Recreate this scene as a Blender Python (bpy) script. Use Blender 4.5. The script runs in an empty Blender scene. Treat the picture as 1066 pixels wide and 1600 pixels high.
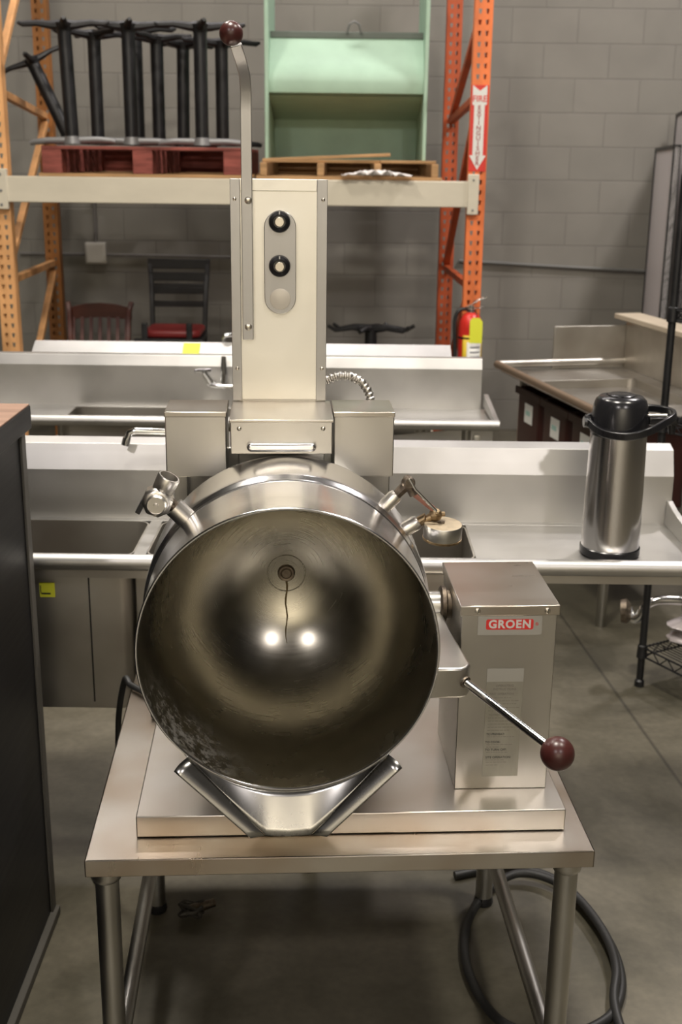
import bpy, bmesh, math, random
from mathutils import Vector, Matrix
random.seed(7)
PI = math.pi
sc = bpy.context.scene
C = sc.collection

# ------------------------------------------------------------------ camera
CAMH = 1.75
pitch = math.atan(550/1850.0); roll = math.radians(.7)
fwd = Vector((0, math.cos(pitch), -math.sin(pitch)))
r0 = Vector((1, 0, 0)); u0 = Vector((0, math.sin(pitch), math.cos(pitch)))
rt = math.cos(roll)*r0 + math.sin(roll)*u0
up = -math.sin(roll)*r0 + math.cos(roll)*u0
cd = bpy.data.cameras.new('camera'); cam = bpy.data.objects.new('camera', cd); C.objects.link(cam)
M4 = Matrix((( rt.x, up.x, -fwd.x, 0), (rt.y, up.y, -fwd.y, 0), (rt.z, up.z, -fwd.z, CAMH), (0, 0, 0, 1)))
cam.matrix_world = M4
cd.sensor_fit = 'VERTICAL'; cd.sensor_height = 36; cd.sensor_width = 24
cd.lens = 1850/1600*36
cd.dof.use_dof = True; cd.dof.focus_distance = 1.85; cd.dof.aperture_fstop = 7.5
cd.clip_start = .05; cd.clip_end = 60
sc.camera = cam

# ------------------------------------------------------------------ light
w = bpy.data.worlds.new('world'); sc.world = w; w.use_nodes = True
w.node_tree.nodes['Background'].inputs[0].default_value = (.9, .86, .8, 1)
w.node_tree.nodes['Background'].inputs[1].default_value = .02

def lamp(name, loc, size, power, col, target=None, sy=None):
    l = bpy.data.lights.new(name, 'AREA'); l.energy = power; l.color = col
    l.shape = 'RECTANGLE'; l.size = size; l.size_y = sy or size
    o = bpy.data.objects.new(name, l); C.objects.link(o); o.location = loc
    d = (Vector(target) - Vector(loc)) if target else Vector((0, 0, -1))
    o.rotation_euler = d.to_track_quat('-Z', 'Y').to_euler()
    return o
WARM = (1, .93, .82); MAG = (1, .93, .91)
lamp('bay_light', (-1.9, -3.0, 5.0), .22, 48, MAG, (-.6, 2.5, .8))
lamp('bay_light', (1.7, -3.0, 5.0), .22, 48, MAG, (0, 2.5, .8))
lamp('ceiling_light', (-.4, 2.1, 5.2), .45, 135, WARM)
lamp('ceiling_light', (1.9, 1.8, 5.2), .45, 75, WARM)
lamp('ceiling_light', (-1.6, 4.4, 5.2), .45, 60, WARM)
lamp('ceiling_light', (-.6, 6.7, 5.2), 3.0, 50, MAG, None, .3)  # added long lamp, placed so the rear splash edge mirrors it
lamp('ceiling_light', (2.8, 5.6, 5.2), .45, 125, MAG)
lamp('reflection_fill', (0, -5.0, 4.6), 3.0, 430, WARM, (0, -7, 1.2), .4)  # added fill lamp on the unseen front wall, so the steel column reflects bright

vs = sc.view_settings
vs.view_transform = 'Standard'; vs.look = 'None'; vs.exposure = .38; vs.gamma = 1
vs.use_curve_mapping = False

# ------------------------------------------------------------------ materials
def mat(name, col, rough=.5, metal=0., spec=.5, noise=None, bump=0, coat=0):
    m = bpy.data.materials.new(name); m.use_nodes = True
    nt = m.node_tree; b = nt.nodes['Principled BSDF']
    b.inputs['Base Color'].default_value = (*col, 1)
    b.inputs['Roughness'].default_value = rough
    b.inputs['Metallic'].default_value = metal
    b.inputs['Specular IOR Level'].default_value = spec
    b.inputs['Coat Weight'].default_value = coat
    if noise:                                   # (scale xyz, colour variation, roughness variation)
        s, cv, rv = noise
        tc = nt.nodes.new('ShaderNodeTexCoord'); mp = nt.nodes.new('ShaderNodeMapping')
        mp.inputs['Scale'].default_value = s
        nz = nt.nodes.new('ShaderNodeTexNoise'); nz.inputs['Scale'].default_value = 1
        nz.inputs['Detail'].default_value = 5; nz.inputs['Roughness'].default_value = .6
        nt.links.new(tc.outputs['Object'], mp.inputs[0]); nt.links.new(mp.outputs[0], nz.inputs['Vector'])
        if cv:
            cr = nt.nodes.new('ShaderNodeValToRGB')
            cr.color_ramp.elements[0].position = .3; cr.color_ramp.elements[1].position = .7
            cr.color_ramp.elements[0].color = (*[max(0, c*(1-cv)) for c in col], 1)
            cr.color_ramp.elements[1].color = (*[min(1, c*(1+cv)) for c in col], 1)
            nt.links.new(nz.outputs['Fac'], cr.inputs[0]); nt.links.new(cr.outputs[0], b.inputs['Base Color'])
        if rv:
            mr = nt.nodes.new('ShaderNodeMapRange')
            mr.inputs[1].default_value = .3; mr.inputs[2].default_value = .7
            mr.inputs[3].default_value = max(.02, rough-rv); mr.inputs[4].default_value = rough+rv
            nt.links.new(nz.outputs['Fac'], mr.inputs[0]); nt.links.new(mr.outputs[0], b.inputs['Roughness'])
        if bump:
            bp = nt.nodes.new('ShaderNodeBump'); bp.inputs['Strength'].default_value = bump
            bp.inputs['Distance'].default_value = .001
            nt.links.new(nz.outputs['Fac'], bp.inputs['Height']); nt.links.new(bp.outputs[0], b.inputs['Normal'])
    return m

def steel(name, col=(.62, .6, .56), rough=.3, brush=(4, 4, 260), wear=.12, blot=None, aniso=0):
    """stainless steel: fine brushing lines + large soft smears in roughness and tone"""
    m = bpy.data.materials.new(name); m.use_nodes = True
    nt = m.node_tree; b = nt.nodes['Principled BSDF']; N = nt.nodes.new; L = nt.links.new
    b.inputs['Metallic'].default_value = 1
    tc = N('ShaderNodeTexCoord')
    mp = N('ShaderNodeMapping'); mp.inputs['Scale'].default_value = brush
    L(tc.outputs['Object'], mp.inputs[0])
    n1 = N('ShaderNodeTexNoise'); n1.inputs['Scale'].default_value = 1; n1.inputs['Detail'].default_value = 3
    L(mp.outputs[0], n1.inputs['Vector'])
    n2 = N('ShaderNodeTexNoise'); n2.inputs['Scale'].default_value = 5; n2.inputs['Detail'].default_value = 2
    n2.inputs['Roughness'].default_value = .5; n2.inputs['Distortion'].default_value = .3
    L(tc.outputs['Object'], n2.inputs['Vector'])
    a = N('ShaderNodeMath'); a.operation = 'MULTIPLY_ADD'; a.inputs[1].default_value = .06; a.inputs[2].default_value = rough-.03
    L(n1.outputs['Fac'], a.inputs[0])
    c = N('ShaderNodeMath'); c.operation = 'MULTIPLY_ADD'; c.inputs[1].default_value = wear*2; 
    L(n2.outputs['Fac'], c.inputs[0])
    d = N('ShaderNodeMath'); d.operation = 'SUBTRACT'; d.inputs[1].default_value = wear
    L(a.outputs[0], d.inputs[0]); L(d.outputs[0], c.inputs[2]); L(c.outputs[0], b.inputs['Roughness'])
    cr = N('ShaderNodeValToRGB')
    cr.color_ramp.elements[0].position = .32; cr.color_ramp.elements[1].position = .62
    lo = blot or tuple(x*.82 for x in col)
    cr.color_ramp.elements[0].color = (*lo, 1); cr.color_ramp.elements[1].color = (*col, 1)
    n4 = N('ShaderNodeTexNoise'); n4.inputs['Scale'].default_value = 5; n4.inputs['Detail'].default_value = 2.5
    L(tc.outputs['Object'], n4.inputs['Vector'])
    L(n4.outputs['Fac'], cr.inputs[0]); L(cr.outputs[0], b.inputs['Base Color'])
    return m

S_BOX = steel('brushed_stainless', (.60, .58, .54), .34, (260, 260, 4))
S_H = steel('stainless_panel', (.60, .58, .54), .36, (3, 3, 240))
S_COL = steel('stainless_column', (.86, .84, .77), .42, (240, 240, 3))
S_TOP = steel('worn_table_top', (.60, .56, .50), .30, (60, 6, 6), .08, (.46, .37, .28))
S_BASE = steel('base_plate_steel', (.60, .57, .52), .30, (5, 60, 6), .07, (.50, .44, .37))
S_KET = steel('polished_jacket', (.80, .79, .79), .21, (5, 180, 5), .08)
S_TUBE = steel('tube_steel', (.52, .51, .48), .32, (60, 60, 60), .1)
S_SINK = steel('sink_steel', (.56, .55, .53), .42, (1.5, 90, 90), .08)
S_SINKD = steel('dull_sink_steel', (.50, .48, .44), .42, (1.5, 90, 90), .10, (.38, .35, .31))
CHROME = mat('chrome', (.75, .75, .74), .12, 1)
RIVET = mat('screw_metal', (.62, .58, .5), .3, 1)
BLACKP = mat('black_plastic', (.012, .012, .014), .22, 0, .6)
KNOBB = mat('matt_black_knob', (.006, .006, .007), .42, 0, .3)
BLACKM = mat('black_metal', (.007, .007, .008), .45, 0, .5, ((20, 20, 20), .3, .1))
DARKGAP = mat('painted_gap_shade', (.01, .01, .01), .7)  # painted shade: near-black for screw slots, bowl seam and valve bore
MAROON = mat('maroon_bakelite', (.055, .014, .012), .32, 0, .5)
BRASS = mat('tarnished_brass', (.30, .22, .13), .42, 1, .5, ((90, 90, 90), .4, .15))
OLDIRON = mat('greasy_fitting', (.16, .13, .10), .45, .9, .5, ((80, 80, 80), .5, .15))
GAUGE_TOP = mat('dusty_gauge_top', (.42, .35, .25), .55, .6, .5, ((60, 60, 60), .15, .1))
RED = mat('red_enamel', (.62, .03, .02), .35)
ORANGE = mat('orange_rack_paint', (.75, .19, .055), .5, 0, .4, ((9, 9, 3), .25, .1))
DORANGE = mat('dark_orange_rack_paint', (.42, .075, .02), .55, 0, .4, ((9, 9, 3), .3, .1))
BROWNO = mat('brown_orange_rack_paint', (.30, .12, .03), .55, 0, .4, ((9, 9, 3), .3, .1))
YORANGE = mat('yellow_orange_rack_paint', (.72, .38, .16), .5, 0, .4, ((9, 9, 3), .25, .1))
CREAM = mat('cream_beam_paint', (.62, .57, .46), .5, 0, .4, ((3, 10, 10), .06, .05))
WOOD = mat('pallet_wood', (.42, .25, .12), .8, 0, .2, ((3, 18, 40), .35, 0), .4)
REDWOOD = mat('red_painted_wood', (.24, .07, .055), .75, 0, .2, ((4, 14, 30), .5, 0), .4)
CHAIRWOOD = mat('dark_cherry_wood', (.09, .022, .012), .35, 0, .5, ((4, 4, 30), .3, .05))
REDVINYL = mat('red_vinyl', (.22, .02, .02), .4)
MINT = mat('mint_green_plastic', (.36, .52, .40), .5, 0, .4, ((5, 5, 5), .08, .05))
GREYCAST = mat('grey_cast_metal', (.20, .20, .20), .45, .4)
YELLOW = mat('yellow_sticker', (.75, .78, .05), .5)
WHITEP = mat('white_label', (.72, .72, .68), .5)
S_PLATE = steel('grey_satin_plate', (.46, .455, .45), .40, (200, 200, 4), .06)
S_LIP = steel('spout_steel', (.46, .455, .44), .27, (60, 60, 60), .06)
S_FIT = steel('cast_fitting_steel', (.74, .71, .66), .34, (90, 90, 90), .08)
STICK = mat('foil_label', (.46, .45, .41), .45, .4)
LETTERRED = mat('faded_red_lettering', (.34, .04, .05), .6)
REDINK = mat('red_print', (.70, .035, .03), .5)
INK = mat('black_print', (.02, .02, .02), .6)
INKF = mat('faded_print', (.22, .20, .17), .6)
PAPER = mat('worn_instruction_label', (.36, .345, .29), .45, .5, .5, ((30, 30, 12), .12, .05))
LAM = mat('black_laminate', (.008, .008, .009), .45, 0, .4, ((2, 2, 90), .25, .03))
LAMEDGE = mat('grey_laminate_edge', (.085, .08, .07), .5)
CABTOP = mat('brown_plywood_top', (.30, .19, .14), .6, 0, .3, ((3, 26, 3), .3, .1))
TUBCOL = mat('dark_maroon_tub', (.035, .009, .007), .45)
TUBBLK = mat('black_brown_tub', (.02, .012, .010), .45)
LEDGE = mat('tan_ledge', (.40, .34, .26), .55, 0, .3, ((4, 4, 4), .12, .05))
PANEL = mat('pale_grey_board', (.60, .57, .58), .35, 0, .5)
PLASTIC = mat('crumpled_plastic', (.72, .68, .66), .4, 0, .6)
RUBBER = mat('black_cable_rubber', (.018, .018, .018), .5)
CONDUIT = mat('flexible_conduit', (.50, .48, .45), .35, 1)
GLASSR = mat('sight_tube', (.42, .20, .15), .2, .3)
COPPER = mat('aged_copper', (.34, .17, .12), .4, .8)
SWITCH = mat('ivory_box', (.52, .50, .44), .5)
AIRB = steel('airpot_steel', (.78, .76, .76), .2, (3, 3, 160), .05)

def bowl_mat():
    m = bpy.data.materials.new('aged_kettle_interior'); m.use_nodes = True
    nt = m.node_tree; b = nt.nodes['Principled BSDF']; N = nt.nodes.new; L = nt.links.new
    b.inputs['Metallic'].default_value = 1
    tc = N('ShaderNodeTexCoord'); sp = N('ShaderNodeSeparateXYZ'); L(tc.outputs['Object'], sp.inputs[0])
    # concentric polishing lines about the kettle axis (object origin on the axis)
    rx = N('ShaderNodeCombineXYZ'); L(sp.outputs['X'], rx.inputs[0]); L(sp.outputs['Z'], rx.inputs[1])
    ln = N('ShaderNodeVectorMath'); ln.operation = 'LENGTH'; L(rx.outputs[0], ln.inputs[0])
    cx = N('ShaderNodeCombineXYZ'); 
    ml = N('ShaderNodeMath'); ml.operation = 'MULTIPLY'; ml.inputs[1].default_value = 520; L(ln.outputs['Value'], ml.inputs[0])
    at = N('ShaderNodeMath'); at.operation = 'ARCTAN2'; L(sp.outputs['Z'], at.inputs[0]); L(sp.outputs['X'], at.inputs[1])
    L(ml.outputs[0], cx.inputs[0]); L(at.outputs[0], cx.inputs[1])
    n1 = N('ShaderNodeTexNoise'); n1.inputs['Scale'].default_value = 1; n1.inputs['Detail'].default_value = 3
    L(cx.outputs[0], n1.inputs['Vector'])
    n2 = N('ShaderNodeTexNoise'); n2.inputs['Scale'].default_value = 7; n2.inputs['Detail'].default_value = 4
    n2.inputs['Roughness'].default_value = .55; L(tc.outputs['Object'], n2.inputs['Vector'])
    mr = N('ShaderNodeMapRange'); mr.inputs[1].default_value = .3; mr.inputs[2].default_value = .7
    mr.inputs[3].default_value = .20; mr.inputs[4].default_value = .32
    ad = N('ShaderNodeMath'); ad.operation = 'MULTIPLY_ADD'; ad.inputs[1].default_value = .3
    L(n1.outputs['Fac'], ad.inputs[0]); hf = N('ShaderNodeMath'); hf.operation = 'MULTIPLY'; hf.inputs[1].default_value = .7
    L(n2.outputs['Fac'], hf.inputs[0]); L(hf.outputs[0], ad.inputs[2]); L(ad.outputs[0], mr.inputs[0])
    L(mr.outputs[0], b.inputs['Roughness'])
    cr = N('ShaderNodeValToRGB'); cr.color_ramp.elements[0].position = .3; cr.color_ramp.elements[1].position = .7
    cr.color_ramp.elements[0].color = (.26, .245, .205, 1); cr.color_ramp.elements[1].color = (.37, .35, .30, 1)
    L(n2.outputs['Fac'], cr.inputs[0])
    # chalky limescale patch low on the left wall of the bowl
    sb = N('ShaderNodeVectorMath'); sb.operation = 'DISTANCE'; sb.inputs[1].default_value = (-.17, -.10, -.15)
    sc2 = N('ShaderNodeVectorMath'); sc2.operation = 'MULTIPLY'; sc2.inputs[1].default_value = (1, 1, 1)
    L(tc.outputs['Object'], sc2.inputs[0]); L(sc2.outputs[0], sb.inputs[0])
    f = N('ShaderNodeMapRange'); f.inputs[1].default_value = .03; f.inputs[2].default_value = .15
    f.inputs[3].default_value = 1; f.inputs[4].default_value = 0; L(sb.outputs['Value'], f.inputs[0])
    n3 = N('ShaderNodeTexNoise'); n3.inputs['Scale'].default_value = 60; n3.inputs['Detail'].default_value = 9
    n3.inputs['Roughness'].default_value = .75; L(tc.outputs['Object'], n3.inputs['Vector'])
    g = N('ShaderNodeMapRange'); g.inputs[1].default_value = .46; g.inputs[2].default_value = .58; L(n3.outputs['Fac'], g.inputs[0])
    h = N('ShaderNodeMath'); h.operation = 'MULTIPLY'; L(f.outputs[0], h.inputs[0]); L(g.outputs[0], h.inputs[1])
    mx = N('ShaderNodeMix'); mx.data_type = 'RGBA'; L(h.outputs[0], mx.inputs[0]); L(cr.outputs[0], mx.inputs[6])
    mx.inputs[7].default_value = (.55, .54, .50, 1); L(mx.outputs[2], b.inputs['Base Color'])
    im = N('ShaderNodeMath'); im.operation = 'SUBTRACT'; im.inputs[0].default_value = 1
    L(h.outputs[0], im.inputs[1]); L(im.outputs[0], b.inputs['Metallic'])
    bp = N('ShaderNodeBump'); bp.inputs['Strength'].default_value = .03; bp.inputs['Distance'].default_value = .0004
    L(n1.outputs['Fac'], bp.inputs['Height']); L(bp.outputs[0], b.inputs['Normal'])
    return m
BOWL = bowl_mat()

def wall_mat():
    m = bpy.data.materials.new('painted_block_wall'); m.use_nodes = True
    nt = m.node_tree; b = nt.nodes['Principled BSDF']; N = nt.nodes.new; L = nt.links.new
    b.inputs['Roughness'].default_value = .75
    tc = N('ShaderNodeTexCoord'); sp = N('ShaderNodeSeparateXYZ'); L(tc.outputs['Object'], sp.inputs[0])
    cx = N('ShaderNodeCombineXYZ'); L(sp.outputs['X'], cx.inputs[0]); L(sp.outputs['Z'], cx.inputs[1])
    br = N('ShaderNodeTexBrick'); L(cx.outputs[0], br.inputs['Vector'])
    br.inputs['Scale'].default_value = 1; br.inputs['Brick Width'].default_value = .41; br.inputs['Row Height'].default_value = .205
    br.inputs['Mortar Size'].default_value = .005; br.inputs['Mortar Smooth'].default_value = .6
    br.inputs['Color1'].default_value = (.20, .19, .165, 1); br.inputs['Color2'].default_value = (.215, .203, .177, 1)
    br.inputs['Mortar'].default_value = (.17, .16, .14, 1)
    nz = N('ShaderNodeTexNoise'); nz.inputs['Scale'].default_value = 2.2; nz.inputs['Detail'].default_value = 8
    L(tc.outputs['Object'], nz.inputs['Vector'])
    mr = N('ShaderNodeMapRange'); mr.inputs[1].default_value = .3; mr.inputs[2].default_value = .7
    mr.inputs[3].default_value = .88; mr.inputs[4].default_value = 1.08; L(nz.outputs['Fac'], mr.inputs[0])
    vm = N('ShaderNodeVectorMath'); vm.operation = 'SCALE'; L(br.outputs['Color'], vm.inputs[0]); L(mr.outputs[0], vm.inputs['Scale'])
    L(vm.outputs[0], b.inputs['Base Color'])
    bp = N('ShaderNodeBump'); bp.inputs['Strength'].default_value = .4; bp.inputs['Distance'].default_value = .004; bp.invert = True
    L(br.outputs['Fac'], bp.inputs['Height']); L(bp.outputs[0], b.inputs['Normal'])
    return m

def floor_mat():
    m = bpy.data.materials.new('stained_concrete'); m.use_nodes = True
    nt = m.node_tree; b = nt.nodes['Principled BSDF']; N = nt.nodes.new; L = nt.links.new
    tc = N('ShaderNodeTexCoord')
    nz = N('ShaderNodeTexNoise'); nz.inputs['Scale'].default_value = 1.6; nz.inputs['Detail'].default_value = 10
    nz.inputs['Roughness'].default_value = .62; nz.inputs['Distortion'].default_value = .4
    L(tc.outputs['Object'], nz.inputs['Vector'])
    cr = N('ShaderNodeValToRGB'); e = cr.color_ramp.elements
    e[0].position = .36; e[0].color = (.048, .043, .028, 1); e[1].position = .64; e[1].color = (.14, .125, .092, 1)
    L(nz.outputs['Fac'], cr.inputs[0])
    n2 = N('ShaderNodeTexNoise'); n2.inputs['Scale'].default_value = 45; n2.inputs['Detail'].default_value = 6
    L(tc.outputs['Object'], n2.inputs['Vector'])
    mr = N('ShaderNodeMapRange'); mr.inputs[1].default_value = .3; mr.inputs[2].default_value = .7
    mr.inputs[3].default_value = .88; mr.inputs[4].default_value = 1.1; L(n2.outputs['Fac'], mr.inputs[0])
    vm = N('ShaderNodeVectorMath'); vm.operation = 'SCALE'; L(cr.outputs[0], vm.inputs[0]); L(mr.outputs[0], vm.inputs['Scale'])
    # saw-cut control joint running away from the viewer on the right: x = 1.47 - .135 y
    sp = N('ShaderNodeSeparateXYZ'); L(tc.outputs['Object'], sp.inputs[0])
    j = N('ShaderNodeMath'); j.operation = 'MULTIPLY_ADD'; j.inputs[1].default_value = .088; L(sp.outputs['Y'], j.inputs[0]); L(sp.outputs['X'], j.inputs[2])
    k = N('ShaderNodeMath'); k.operation = 'SUBTRACT'; k.inputs[1].default_value = 1.285; L(j.outputs[0], k.inputs[0])
    q = N('ShaderNodeMath'); q.operation = 'ABSOLUTE'; L(k.outputs[0], q.inputs[0])
    g = N('ShaderNodeMapRange'); g.inputs[1].default_value = .002; g.inputs[2].default_value = .009
    g.inputs[3].default_value = .5; g.inputs[4].default_value = 1; L(q.outputs[0], g.inputs[0])
    v2 = N('ShaderNodeVectorMath'); v2.operation = 'SCALE'; L(vm.outputs[0], v2.inputs[0]); L(g.outputs[0], v2.inputs['Scale'])
    L(v2.outputs[0], b.inputs['Base Color'])
    r = N('ShaderNodeMapRange'); r.inputs[3].default_value = .35; r.inputs[4].default_value = .65; L(nz.outputs['Fac'], r.inputs[0])
    L(r.outputs[0], b.inputs['Roughness'])
    bp = N('ShaderNodeBump'); bp.inputs['Strength'].default_value = .15; bp.inputs['Distance'].default_value = .002
    L(n2.outputs['Fac'], bp.inputs['Height']); L(bp.outputs[0], b.inputs['Normal'])
    return m

# ------------------------------------------------------------------ mesh helpers
class MB:
    def __init__(s): s.bm = bmesh.new()
    def box(s, x0, x1, y0, y1, z0, z1, rot=None):
        vs_ = [s.bm.verts.new((x, y, z)) for x in (x0, x1) for y in (y0, y1) for z in (z0, z1)]
        for f in ((0,1,3,2),(4,6,7,5),(0,4,5,1),(2,3,7,6),(0,2,6,4),(1,5,7,3)):
            s.bm.faces.new([vs_[i] for i in f])
        if rot:
            bmesh.ops.transform(s.bm, matrix=rot, verts=vs_)
        return s
    def prism(s, pts, a0, a1, axis='z'):
        """polygon pts in the two other axes, extruded along axis from a0 to a1"""
        def P(p, a):
            return {'z': (p[0], p[1], a), 'y': (p[0], a, p[1]), 'x': (a, p[0], p[1])}[axis]
        A = [s.bm.verts.new(P(p, a0)) for p in pts]; B = [s.bm.verts.new(P(p, a1)) for p in pts]
        n = len(pts)
        s.bm.faces.new(A[::-1]); s.bm.faces.new(B)
        for i in range(n): s.bm.faces.new((A[i], A[(i+1) % n], B[(i+1) % n], B[i]))
        return s
    def lathe(s, prof, o=(0,0,0), axis=(0,0,1), seg=32):
        """prof = [(r, h)...] about axis through o; r = 0 closes"""
        az = Vector(axis).normalized(); q = az.to_track_quat('Z', 'Y'); o = Vector(o)
        rings = []
        for r, h in prof:
            if r <= 1e-6: rings.append([s.bm.verts.new(o + az*h)])
            else: rings.append([s.bm.verts.new(o + q @ Vector((r*math.cos(2*PI*k/seg), r*math.sin(2*PI*k/seg), h))) for k in range(seg)])
        for a, b in zip(rings, rings[1:]):
            for k in range(seg):
                k2 = (k+1) % seg
                if len(a) == 1 and len(b) == 1: continue
                if len(a) == 1: s.bm.faces.new((a[0], b[k2], b[k]))
                elif len(b) == 1: s.bm.faces.new((a[k], a[k2], b[0]))
                else: s.bm.faces.new((a[k], a[k2], b[k2], b[k]))
        return s
    def cyl(s, p0, p1, r0, r1=None, seg=20):
        p0 = Vector(p0); p1 = Vector(p1); r1 = r0 if r1 is None else r1
        h = (p1-p0).length
        return s.lathe([(0, 0), (r0, 0), (r1, h), (0, h)], p0, p1-p0, seg)
    def ball(s, c, r, seg=24, sq=1):
        return s.lathe([(r*math.sin(PI*i/12), -r*sq*math.cos(PI*i/12)) for i in range(13)], c, (0,0,1), seg)
    def tube(s, pts, r, seg=12, flat=None, closed=False):
        pts = [Vector(p) for p in pts]; n = len(pts)
        rad = r if isinstance(r, (list, tuple)) else [r]*n
        t0 = (pts[1]-pts[0]).normalized()
        ref = Vector((0,0,1)) if abs(t0.z) < .9 else Vector((1,0,0))
        nrm = (ref - t0*ref.dot(t0)).normalized(); rings = []
        for i, p in enumerate(pts):
            if closed: t = (pts[(i+1) % n]-pts[i-1]).normalized()
            else: t = (pts[min(i+1, n-1)]-pts[max(i-1, 0)]).normalized()
            nrm = (nrm - t*nrm.dot(t)).normalized(); bn = t.cross(nrm)
            ring = []
            for k in range(seg):
                a = 2*PI*(k+.5)/seg; ca, sa = math.cos(a), math.sin(a)
                if flat: ca = math.copysign(1, ca)*flat[0]; sa = math.copysign(1, sa)*flat[1]; rr = 1
                else: rr = rad[i]
                ring.append(s.bm.verts.new(p + (nrm*ca + bn*sa)*rr))
            rings.append(ring)
        m = n if closed else n-1
        for i in range(m):
            a, b = rings[i], rings[(i+1) % n]
            for k in range(seg):
                k2 = (k+1) % seg; s.bm.faces.new((a[k], a[k2], b[k2], b[k]))
        if not closed:
            s.bm.faces.new(rings[0][::-1]); s.bm.faces.new(rings[-1])
        return s
    def grid(s, rows):
        R = [[s.bm.verts.new(p) for p in row] for row in rows]
        for a, b in zip(R, R[1:]):
            for i in range(len(a)-1): s.bm.faces.new((a[i], a[i+1], b[i+1], b[i]))
        return s
    def build(s, name, m, parent=None, bevel=0, solid=0, loc=None, smooth=True, seg=2, off=0):
        bmesh.ops.recalc_face_normals(s.bm, faces=s.bm.faces[:])
        me = bpy.data.meshes.new(name)
        if loc:
            bmesh.ops.translate(s.bm, verts=s.bm.verts[:], vec=-Vector(loc))
        s.bm.to_mesh(me); s.bm.free(); me.materials.append(m)
        if smooth:
            for p in me.polygons: p.use_smooth = True
            me.set_sharp_from_angle(angle=math.radians(38))
        o = bpy.data.objects.new(name, me); C.objects.link(o)
        if loc: o.location = loc
        if parent: o.parent = parent
        if solid:
            md = o.modifiers.new('thickness', 'SOLIDIFY'); md.thickness = solid; md.offset = off
        if bevel:
            md = o.modifiers.new('bevel', 'BEVEL'); md.width = bevel; md.segments = seg
            md.limit_method = 'ANGLE'; md.angle_limit = math.radians(40)
        return o

def tag(o, label, cat, group=None, kind=None):
    o['label'] = label; o['category'] = cat
    if group: o['group'] = group
    if kind: o['kind'] = kind
    return o
def thing(name, label, cat, loc=(0,0,0), rz=0, group=None):
    o = bpy.data.objects.new(name, None); C.objects.link(o); o.empty_display_size = .1
    o.location = loc; o.rotation_euler = (0, 0, rz)
    return tag(o, label, cat, group)
def struct(mb, name, m, **k):
    o = mb.build(name, m, **k); o['kind'] = 'structure'; return o
def copy_tree(o, parent=None):
    kids = list(o.children)
    c = o.copy(); C.objects.link(c)
    if parent: c.parent = parent
    for k in kids: copy_tree(k, c)
    return c

def text(name, s, size, m, parent, loc, rot=(PI/2, 0, 0), ext=.0004, bold=0, align='CENTER', space=1, sx=1):
    cu = bpy.data.curves.new('t', 'FONT'); cu.body = s; cu.size = size; cu.extrude = ext; cu.offset = bold
    cu.align_x = align; cu.align_y = 'CENTER'; cu.space_character = space; cu.resolution_u = 3
    t = bpy.data.objects.new('t', cu); C.objects.link(t)
    bpy.context.view_layer.update()
    me = bpy.data.meshes.new_from_object(t); bpy.data.objects.remove(t)
    me.materials.clear(); me.materials.append(m)
    me.transform(Matrix.Diagonal((sx, 1, 1, 1)))
    o = bpy.data.objects.new(name, me); C.objects.link(o)
    o.parent = parent; o.location = loc; o.rotation_euler = rot
    return o
def capsule(w, h, n=14):
    """vertical stadium outline in (x, z), full width w, full height h, centred"""
    r = w/2; c = h/2 - r
    return [(r*math.cos(a), c + r*math.sin(a)) for a in [PI*i/n for i in range(n+1)]] + \
           [(r*math.cos(a), -c + r*math.sin(a)) for a in [PI + PI*i/n for i in range(n+1)]]
def rrect(x0, x1, z0, z1, r, n=5):
    out = []
    for cx, cz, a0 in ((x1-r, z1-r, 0), (x0+r, z1-r, PI/2), (x0+r, z0+r, PI), (x1-r, z0+r, 1.5*PI)):
        out += [(cx + r*math.cos(a0+PI/2*i/n), cz + r*math.sin(a0+PI/2*i/n)) for i in range(n+1)]
    return out

# ------------------------------------------------------------------ the building
WY = 7.9
struct(MB().box(-7, 7, -7, WY+.2, -.2, 0), 'floor', floor_mat())
struct(MB().box(-7.2, 7.2, WY, WY+.2, 0, 5.6), 'wall_back', wall_mat())
WALLP = mat('plain_grey_wall', (.11, .105, .095), .8)
struct(MB().box(-7.2, -7, -7, WY, 0, 5.6), 'wall_left', WALLP)
struct(MB().box(7, 7.2, -7, WY, 0, 5.6), 'wall_right', WALLP)
struct(MB().box(-7.2, 7.2, -7.2, -7, 0, 5.6), 'wall_front', mat('cream_painted_wall', (.62, .58, .50), .8))
struct(MB().box(-7.2, 7.2, -7.2, WY+.2, 5.6, 5.8), 'ceiling', mat('warehouse_ceiling', (.10, .095, .085), .8))
t = MB(); t.tube([(.75, WY-.018, 1.128), (1.35, WY-.018, 1.10), (2.05, WY-.018, 1.072)], .011)
tag(t.build('conduit_pipe', mat('grey_conduit', (.14, .14, .13), .5)), 'thin grey conduit running level along the block wall right of the rack', 'pipe')
j = thing('junction_box', 'small ivory square junction box on the block wall under the shelf', 'electrical box', (-1.617, WY-.03, 1.15))
MB().box(-.066, .066, -.025, .025, -.068, .068).build('box_body', SWITCH, j, .006)
MB().box(-.056, .056, -.031, -.024, -.058, .058).build('cover_plate', SWITCH, j, .003)
MB().tube([(0, .01, .06), (0, .01, .35)], .011).build('riser_pipe', mat('painted_riser', (.16, .15, .14), .6), j)
MB().tube([(-.5, .015, -.01), (-.06, .015, -.01)], .009).tube([(.06, .015, -.01), (1.2, .015, -.02)], .009).build('side_pipe', mat('painted_side_pipe', (.15, .14, .13), .6), j)

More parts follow.
